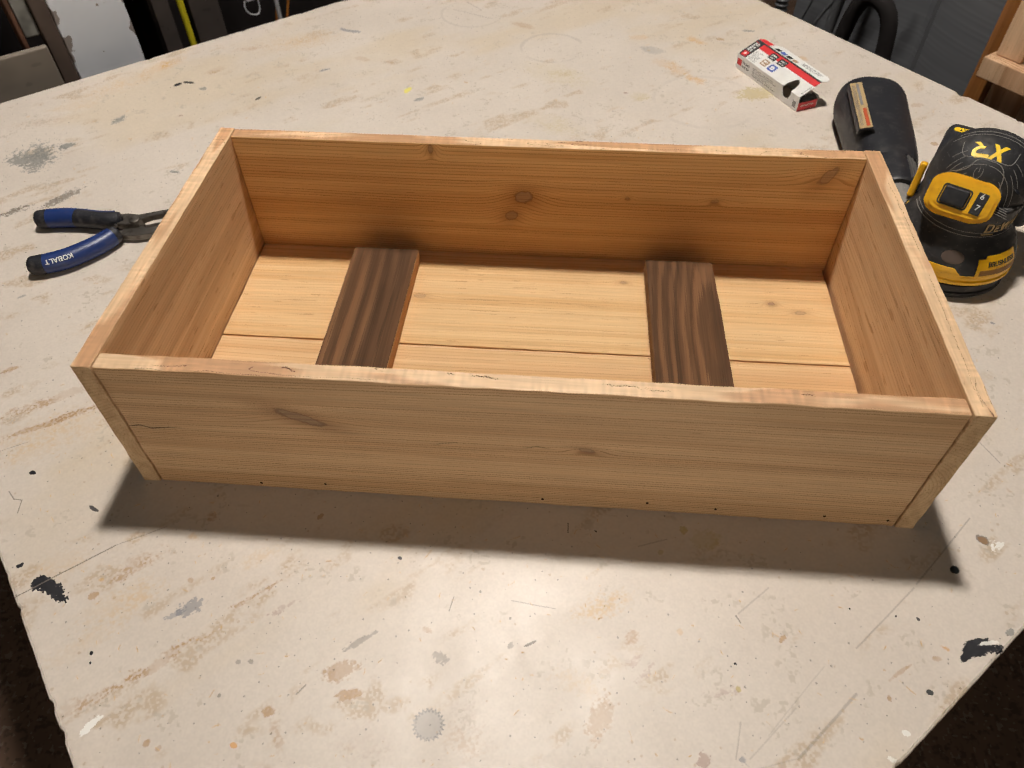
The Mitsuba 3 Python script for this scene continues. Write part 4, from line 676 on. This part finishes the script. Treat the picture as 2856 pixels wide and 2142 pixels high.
# ------------------------------------------------------------------ the screw carton
K0 = np.array([0.5720, 0.7615, 0.0004]); e1 = np.array([0.0660, -0.1230, 0]); KL = np.linalg.norm(e1); e1 /= KL; e2 = np.array([-e1[1], e1[0], 0]); KW, KH, TK = 0.0325, 0.0195, 0.0006
K3 = frame(e1, e2, (0, 0, 1))
CT = thing('screw_carton', 'small white and red screw carton lying on the bench, its lid sprung open', 'carton')
def cart(name, m, mat_, parent=None, R=np.eye(3), t=(0, 0, 0), **k): return obj(name, moved(moved(m, t, R=R), K0, R=K3), mat_, parent or CT, **k)
notch_top = sa.scale(sg.Point(0, 0).buffer(1, 24), 0.0082, 0.0175); nx = 0.1130
notch_top = sa.translate(sa.skew(notch_top, 0, 0), nx, 0.0015)
notch_side = poly((nx - 0.0100, KH + 0.01), (nx - 0.0092, KH - 0.004), (nx - 0.0050, KH - 0.0120), (nx + 0.0050, KH - 0.0125), (nx + 0.0085, KH - 0.004), (nx + 0.0090, KH + 0.01))
FR = frame((1, 0, 0), (0, 0, 1), (0, -1, 0))           # a wall that faces the near side
ENDR = frame((0, 1, 0), (0, 0, 1), (1, 0, 0))
ndl = dict(smooth=False)
SD1 = cart('side_panel', plate(sg.box(0, 0, KL, KH).difference(notch_side), TK), 'm_card', R=FR, t=(0, TK, 0), **ndl)
cart('side_panel', plate(sg.box(0, 0, KL, KH - 0.003), TK), 'm_card', R=FR, t=(0, KW, 0), **ndl)
cart('base_panel', plate(sg.box(0.001, 0.001, KL - 0.001, KW - 0.001), TK), 'm_card', **ndl)
E1 = cart('end_panel', plate(sg.box(TK, 0, KW - TK, 0.0115), TK), 'm_red_print', R=ENDR, t=(KL - TK, 0, 0), label='red printed end panel, half height', **ndl)
cart('end_fold', plate(sg.box(TK, 0, KW - TK, 0.009), TK), 'm_black_print', E1, R=frame((0, 1, 0), (-0.93, 0, 0.36), (0.36, 0, 0.93)), t=(KL - 0.001, 0, 0.0118), **ndl)
cart('end_panel', plate(poly((TK, 0), (KW - TK, 0), (KW - TK, KH + 0.006), (TK, KH - 0.001)), TK), 'm_black_print', R=ENDR, t=(0.0002, 0, 0), **ndl)
cart('inner_lining', box((KL - 0.004, KW - 0.004, 0.0012), (KL / 2, KW / 2, 0.0016), 0.0003), 'm_card_in', **ndl)
cart('back_flap', plate(poly((0, 0), (0.030, 0), (0.026, 0.014), (0, 0.018)), TK), 'm_red_print', R=frame((1, 0, 0), (0, -0.35, 0.94), (0, -0.94, -0.35)), t=(0.002, KW + 0.0005, 0.0165), **ndl)
la = math.radians(24); LR = frame((1, 0, 0), (0, math.cos(la), math.sin(la)), (0, -math.sin(la), math.cos(la)))
LW = 0.0345
LD = cart('lid', plate(sg.box(0, 0, KL - 0.0005, LW).difference(notch_top), TK), 'm_card', R=LR, t=(0, 0, KH + 0.0001), **ndl)
def on_lid(name, pg, m, h=0.00012, lift=0.0, **k): return cart(name, plate(pg.difference(notch_top) if not hasattr(pg, 'geoms') else pg, h), m, LD, R=LR, t=tuple(np.array([0, 0, KH + 0.0001]) + LR @ [0, 0, TK + 0.00002 + lift]), smooth=False, **k)
on_lid('black_band', sg.box(0.0004, 0.0006, 0.0165, LW - 0.0002), 'm_black_print')
on_lid('red_stripe', sg.box(0.0165, LW - 0.0112, KL - 0.0008, LW - 0.0022), 'm_red_print')
on_lid('black_stripe', sg.box(0.0165, LW - 0.0022, KL - 0.0008, LW - 0.0002), 'm_black_print')
on_lid('red_emblem', rrect(0.0105, 0.0085, 0.001, 0.0085, 0.0060), 'm_red_print', lift=0.00016)
st = [(0.0085 + (0.0036 if k % 2 == 0 else 0.0015) * math.cos(k * math.pi / 5), 0.0060 + (0.0030 if k % 2 == 0 else 0.0013) * math.sin(k * math.pi / 5)) for k in range(10)]
on_lid('emblem_star', sg.Polygon(st), 'm_white_print', lift=0.00030)
def words(x0, x1, y, h, seed, along_y=False):
    """Print too small to read: word-like rows of short bars."""
    r = np.random.default_rng(seed); out = []; x = x0
    while x < x1:
        w = r.uniform(0.3, 0.75) * h; out.append(sg.box(x, y, min(x + w, x1), y + h * r.uniform(0.75, 1.0)) if not along_y else sg.box(y, x, y + h * r.uniform(0.75, 1.0), min(x + w, x1))); x += w + r.choice([0.22, 0.22, 0.22, 0.6]) * h
    return out
on_lid('band_lettering', sg.MultiPolygon(words(0.0125, 0.0310, 0.0035, 0.0042, 1, True) + words(0.0125, 0.0290, 0.0090, 0.0042, 2, True)), 'm_white_print', lift=0.00016)
small = []
for k in range(6): small += words(0.0020 + 0.0005 * (k % 2), 0.0195 - 0.003 * (k % 3 == 2), 0.0190 + 0.0029 * k, 0.0013, 10 + k, True)
on_lid('small_print', sg.MultiPolygon(small), 'm_text_grey')
for (x, y, m, w, h) in ((0.0480, 0.0250, 'm_black_print', 0.0145, 0.0105), (0.0680, 0.0250, 'm_black_print', 0.0145, 0.0105), (0.0480, 0.0110, 'm_brown_print', 0.0125, 0.0105), (0.0650, 0.0108, 'm_blue_print', 0.0130, 0.0110)):
    b = on_lid('print_badge', rrect(w, h, 0.001, x, y), m, lift=0.00016)
    if m == 'm_blue_print':
        on_lid('badge_symbol', sa.rotate(rrect(0.0085, 0.0070, 0.0005, x, y).difference(rrect(0.0085, 0.0007, 0.0002, x, y)), 0).difference(sa.rotate(rrect(0.0100, 0.0009, 0.0002, x, y), 32)).buffer(0), 'm_white_print', lift=0.00030) if False else on_lid('badge_symbol', sa.rotate(rrect(0.0075, 0.0060, 0.0008, x, y), 0), 'm_white_print', lift=0.00030)
        on_lid('badge_slash', sa.rotate(rrect(0.0075, 0.0008, 0.0002, x, y), 35), 'm_blue_print', lift=0.00044)
    else: on_lid('badge_lettering', sg.MultiPolygon(words(x - w * 0.33, x + w * 0.33, y + 0.0004, 0.0030, int(x * 1e4)) + words(x - w * 0.28, x + w * 0.30, y - 0.0036, 0.0026, int(x * 1e4) + 1)), 'm_white_print', lift=0.00030)
on_lid('edge_print', sg.MultiPolygon(words(0.0050, 0.0220, KL - 0.0045, 0.0014, 33, True)), 'm_text_grey')
# the tuck flap on the lid's far edge
ta = math.radians(-3); TRR = frame((1, 0, 0), (0, math.cos(ta), math.sin(ta)), (0, -math.sin(ta), math.cos(ta)))
hinge = np.array([0, 0, KH + 0.0001]) + LR @ [0, LW, TK * 0.5]
TF = cart('tuck_flap', plate(poly((0.024, 0), (KL - 0.0005, 0), (KL + 0.001, 0.0080), (KL - 0.003, 0.0145), (KL - 0.010, 0.0170), (0.034, 0.0170), (0.026, 0.010)).buffer(-0.001).buffer(0.001, 4), TK), 'm_card', R=TRR, t=tuple(hinge), **ndl)
cart('tuck_fold', plate(poly((0.001, 0), (0.0235, 0), (0.0255, 0.0095), (0.004, 0.0080)), TK), 'm_red_print', TF, R=TRR, t=tuple(hinge), **ndl)
fl = []
for k in range(3): fl += words(0.087, KL - 0.014, 0.0060 + 0.0026 * k, 0.0012, 50 + k)
cart('flap_print', plate(sg.MultiPolygon(fl), 0.00012), 'm_text_grey', TF, R=TRR, t=tuple(hinge + TRR @ [0, 0, TK + 0.00002]), **ndl)
for (x, m) in ((0.040, 'm_black_print'), (0.052, 'm_blue_print'), (0.0645, 'm_black_print'), (0.0765, 'm_brown_print')):
    cart('flap_badge', plate(rrect(0.0098, 0.0064, 0.001, x, 0.0045), 0.00012), m, TF, R=TRR, t=tuple(hinge + TRR @ [0, 0, TK + 0.00002]), **ndl)
on_side = lambda name, pg, m: cart(name, plate(pg, 0.00015), m, SD1, R=FR, t=(0, -0.00002, 0), smooth=False)
on_side('red_emblem', rrect(0.0095, 0.0090, 0.001, 0.0070, 0.0105), 'm_red_print')
on_side('side_lettering', sg.MultiPolygon(words(0.0140, 0.0300, 0.0110, 0.0045, 71) + words(0.0140, 0.0300, 0.0055, 0.0040, 72)), 'm_text_grey')
on_side('side_print', sg.MultiPolygon(sum([words(0.038, 0.090 - 0.006 * (k % 3), 0.0040 + 0.0026 * k, 0.0011, 80 + k) for k in range(5)], [])), 'm_text_grey')
on_side('dark_code', rrect(0.0065, 0.0080, 0.0003, KL - 0.0075, 0.0075), 'm_text_grey')
cart('end_print', plate(sg.MultiPolygon(words(0.006, 0.026, 0.0055, 0.0024, 91)), 0.00015), 'm_white_print', E1, R=ENDR, t=(KL + 0.00002, 0, 0), **ndl)

# ------------------------------------------------------------------ behind the bench
def edge_frame(a, b):
    d = (b - a) / np.linalg.norm(b - a); n = np.array([-d[1], d[0]])
    if n @ (CORN.mean(0) - a) > 0: n = -n
    return (a + b) / 2, d, n
FA = (np.array([-0.2525, 0.7750]), np.array([0.7358, 0.6772]), np.array([-0.6772, 0.7358]))      # far left edge: a point, along, outward
FD = (np.array([0.7856, 0.8156]), np.array([0.6184, -0.7859]), np.array([0.7859, 0.6184]))       # far right edge
def at(F, s, n, z): p = F[0] + F[1] * s + F[2] * n; return np.array([p[0], p[1], z])
def slab(F, s0, s1, n0, n1, z0, z1, r=0.003, **k):
    m = rbox((s1 - s0, n1 - n0, z1 - z0), r, **k); R = frame((F[1][0], F[1][1], 0), (F[2][0], F[2][1], 0), (0, 0, 1))
    if np.linalg.det(R) < 0: m.invert()
    return moved(m, at(F, (s0 + s1) / 2, (n0 + n1) / 2, (z0 + z1) / 2), R=R)
def post(name, F, s0, s1, n0, n1, z0, z1, m, lab, c, **k):
    return obj(name, slab(F, s0, s1, n0, n1, z0, z1, **k), m, label=lab, cat=c)
post('painted_board', FA, -0.1440, -0.0395, 0.12, 0.155, -0.86, 0.60, 'm_white_paint', 'white painted upright board with chipped edges behind the far left bench edge', 'board', step=0.008, jitter=0.0016, freq=70.0, seed=5)
post('dark_post', FA, -0.1680, -0.1450, 0.118, 0.150, -0.86, 0.60, 'm_brown_dark', 'dark brown post close against the left side of the white painted board', 'post')
post('grey_strip', FA, -0.1905, -0.1690, 0.125, 0.16, 0.022, 0.60, 'm_grey_slab', 'mottled grey strip hanging at the far left, its lower end above the grey brown panel', 'strip')
post('red_brown_strip', FA, -0.1985, -0.1915, 0.12, 0.16, -0.004, 0.60, 'm_red_brown', 'thin red brown wooden strip at the left of the mottled grey strip', 'strip')
post('grey_brown_panel', FA, -0.42, -0.1725, 0.085, 0.097, -0.86, 0.0205, 'm_grey_card', 'dusty grey brown panel behind the bench at the far left', 'panel')
post('dark_board', FA, 0.018, 0.046, 0.20, 0.23, -0.86, 0.5, 'm_dark_wood', 'narrow dark board just left of the yellow rod', 'board')
post('dark_board', FA, 0.078, 0.130, 0.20, 0.23, -0.86, 0.5, 'm_dark_wood', 'wider dark board just right of the yellow rod', 'board')
def rod(name, F, s, n, z0, z1, r, m, lab, c, bend=0.0):
    p = smooth_path([at(F, s + bend * ((z - z0) / (z1 - z0)) ** 2, n, z) for z in np.linspace(z0, z1, 6)], 24)
    return obj(name, sweep(p, r, 14, up=(F[2][0], F[2][1], 0)), m, smooth=True, label=lab, cat=c)
rod('yellow_rod', FA, 0.0645, 0.20, -0.86, 0.5, 0.0058, 'm_yellow_rod', 'upright bright yellow rod behind the bench', 'rod')
rod('white_cable', FA, 0.236, 0.20, -0.70, 0.45, 0.0042, 'm_white_cable', 'white cable hanging behind the far left bench edge', 'cable', bend=-0.006)
bk = [(0.176, -0.040), (0.179, -0.062), (0.186, -0.066), (0.196, -0.0665), (0.200, -0.060), (0.199, -0.040)]
obj('metal_buckle', cat(sweep(smooth_path([at(FA, s, 0.20, z) for s, z in bk], 40), 0.0016, 8, up=(FA[2][0], FA[2][1], 0)), slab(FA, 0.181, 0.196, 0.205, 0.211, -0.045, 0.25, 0.001)), 'm_white_cable', smooth=40, label='pale buckle at the end of a hanging strap, left of the white cable', cat='buckle')
for k, (s0, s1, z0, z1) in enumerate(((0.262, 0.232, -0.01, -0.16), (0.290, 0.245, -0.02, -0.17))):
    p = smooth_path([at(FA, s0 + 0.03, 0.24, z0 + 0.12), at(FA, s0, 0.24, z0 - 0.01), at(FA, (s0 + s1) / 2, 0.24, (z0 + z1) / 2), at(FA, s1, 0.24, z1), at(FA, s1 - 0.04, 0.25, z1 - 0.15)], 30)
    obj('hanging_cord', sweep(p, 0.0026, 8), 'm_orange_cable', smooth=True, label=('left one' if k == 0 else 'right one') + ' of the two orange cords hanging right of the white cable', cat='cord')

# behind the far right edge
dc = at(FD, 0.10, 0.52, 0); rr = 0.335
obj('grey_drum', lathe([(0, -0.86), (rr, -0.86), (rr + 0.004, -0.85), (rr, -0.83), (rr, 0.29), (rr + 0.007, 0.30), (rr, 0.315), (0, 0.315)], 128, dc), 'm_drum', smooth=40, label='big dark grey metal drum behind the bench at the upper right', cat='drum')
obj('metal_cabinet', slab(FD, -0.34, -0.070, 0.235, 0.27, -0.86, 0.40, 0.004), 'm_drum', label='dark grey metal cabinet left of the metal drum, behind the black hose', cat='cabinet')
hz = [(-0.190, -0.45), (-0.186, -0.20), (-0.172, -0.070), (-0.140, -0.002), (-0.108, -0.010), (-0.088, -0.060), (-0.074, -0.16), (-0.070, -0.45)]
obj('black_hose', sweep(smooth_path([at(FD, s, 0.165, z) for s, z in hz], 70), 0.0135, 18, up=(FD[2][0], FD[2][1], 0)), 'm_dark_hose', smooth=True, label='thick black hose bent in an arch in front of the grey cabinet', cat='hose')
rod('grey_pipe', FD, -0.205, 0.150, -0.86, 0.40, 0.0085, 'm_grey_pipe', 'upright grey pipe left of the black hose', 'pipe', bend=0.03)
rod('upright_cable', FD, -0.240, 0.170, -0.86, 0.40, 0.0045, 'm_grey_pipe', 'thin grey cable left of the grey pipe', 'pipe', bend=0.10)
for k, (s0, s1, s2) in enumerate(((-0.235, -0.215, -0.150), (-0.255, -0.245, -0.205))):
    p = smooth_path([at(FD, s0, 0.13, -0.30), at(FD, s1, 0.14, -0.06), at(FD, s2, 0.15, 0.06), at(FD, s2 + 0.05, 0.16, 0.16)], 40)
    obj('thin_cable', sweep(p, 0.0028, 8, up=(FD[2][0], FD[2][1], 0)), 'm_grey_pipe', smooth=True, label='thin grey cable curving up ' + ('just left of the black hose' if k == 0 else 'beside the corrugated hose'), cat='cable')
obj('drum_highlight', slab(FD, -0.062, -0.048, 0.222, 0.236, -0.86, 0.40, 0.004), 'm_grey_pipe', label='narrow grey upright strip put in as the highlight on the left edge of the drum', cat='strip')  # the drum edge's highlight, put in as a lighter strip
cz_ = np.linspace(-0.30, 0.25, 420)
cr_ = 0.0105 + 0.0016 * np.sin(cz_ * 2 * math.pi / 0.0085)
obj('corrugated_hose', sweep([at(FD, -0.268 - 0.02 * z, 0.10, z) for z in cz_], np.c_[cr_, cr_], 20, up=(FD[2][0], FD[2][1], 0)), 'm_grey_pipe', smooth=True, label='dark corrugated hose behind the far right bench edge', cat='hose')
post('orange_plank', FD, 0.0765, 0.1030, 0.150, 0.175, -0.86, 0.50, 'm_plank', 'orange brown upright plank at the right of the grey drum', 'plank')
def lumber(F, s0, s1, n0, n1, z0, z1, yaw, roll, lab):
    m = rbox((s1 - s0, n1 - n0, z1 - z0), 0.002); c, s_ = math.cos(roll), math.sin(roll); Rr_ = np.array([[c, 0, s_], [0, 1, 0], [-s_, 0, c]])
    R = frame((F[1][0], F[1][1], 0), (-F[1][1], F[1][0], 0), (0, 0, 1))
    return obj('lumber_block', moved(m, at(F, (s0 + s1) / 2, (n0 + n1) / 2, (z0 + z1) / 2), R=R @ Z(yaw) @ Rr_), 'm_lumber', smooth=40, label=lab, cat='wood block')
lumber(FD, 0.123, 0.160, 0.088, 0.126, 0.0235, 0.30, 0, 0.0, 'pale wood block standing upright at the upper right, topmost of the stack')
lumber(FD, 0.1165, 0.215, 0.072, 0.128, -0.006, 0.0230, 0, 0.0, 'pale wood block lying crosswise, in the middle of the stack')
lumber(FD, 0.138, 0.190, 0.085, 0.128, -0.34, -0.0065, 0, 0.0, 'wood block under the crosswise block, lowest of the stack')
obj('unlit_backing', slab(FA, -0.9, 0.75, 0.42, 0.50, -0.86, 0.70, 0.005), 'm_unlit_dark', kind='structure')  # added near-black slab standing in for the unlit dark behind the bench

# ------------------------------------------------------------------ shavings and sawdust on the bench
rs = np.random.default_rng(21)
inside = sg.Polygon(CORN).buffer(-0.02); boxp = sg.box(-0.005, -0.005, L + 0.005, W + 0.005)
sh, n_ = [], 0
while n_ < 520:
    if rs.random() < 0.55: p = np.array([rs.uniform(-0.25, 0.75), rs.uniform(-0.45, 0.06)])
    else: p = np.array([rs.uniform(-0.55, 1.1), rs.uniform(-0.4, 1.3)])
    if not inside.contains(sg.Point(p)) or boxp.contains(sg.Point(p)): continue
    sh.append(sliver((p[0], p[1], 0.0), rs.uniform(0, 6.28), float(np.clip(rs.lognormal(-5.85, 0.55), 0.001, 0.011)), rs.uniform(0.00014, 0.00034), rs.normal(0, 0.09))); n_ += 1
obj('wood_shavings', cat(*sh), 'm_splinter', smooth=40, label='fine wood slivers scattered over the painted bench top', cat='wood shavings', kind='stuff')
obj('long_splinter', sliver((0.1947, 0.4700, 0.0), math.radians(-58), 0.048, 0.0007, 0.03), 'm_splinter', smooth=40, label='long thin wood splinter lying on the bench behind the box', cat='splinter')
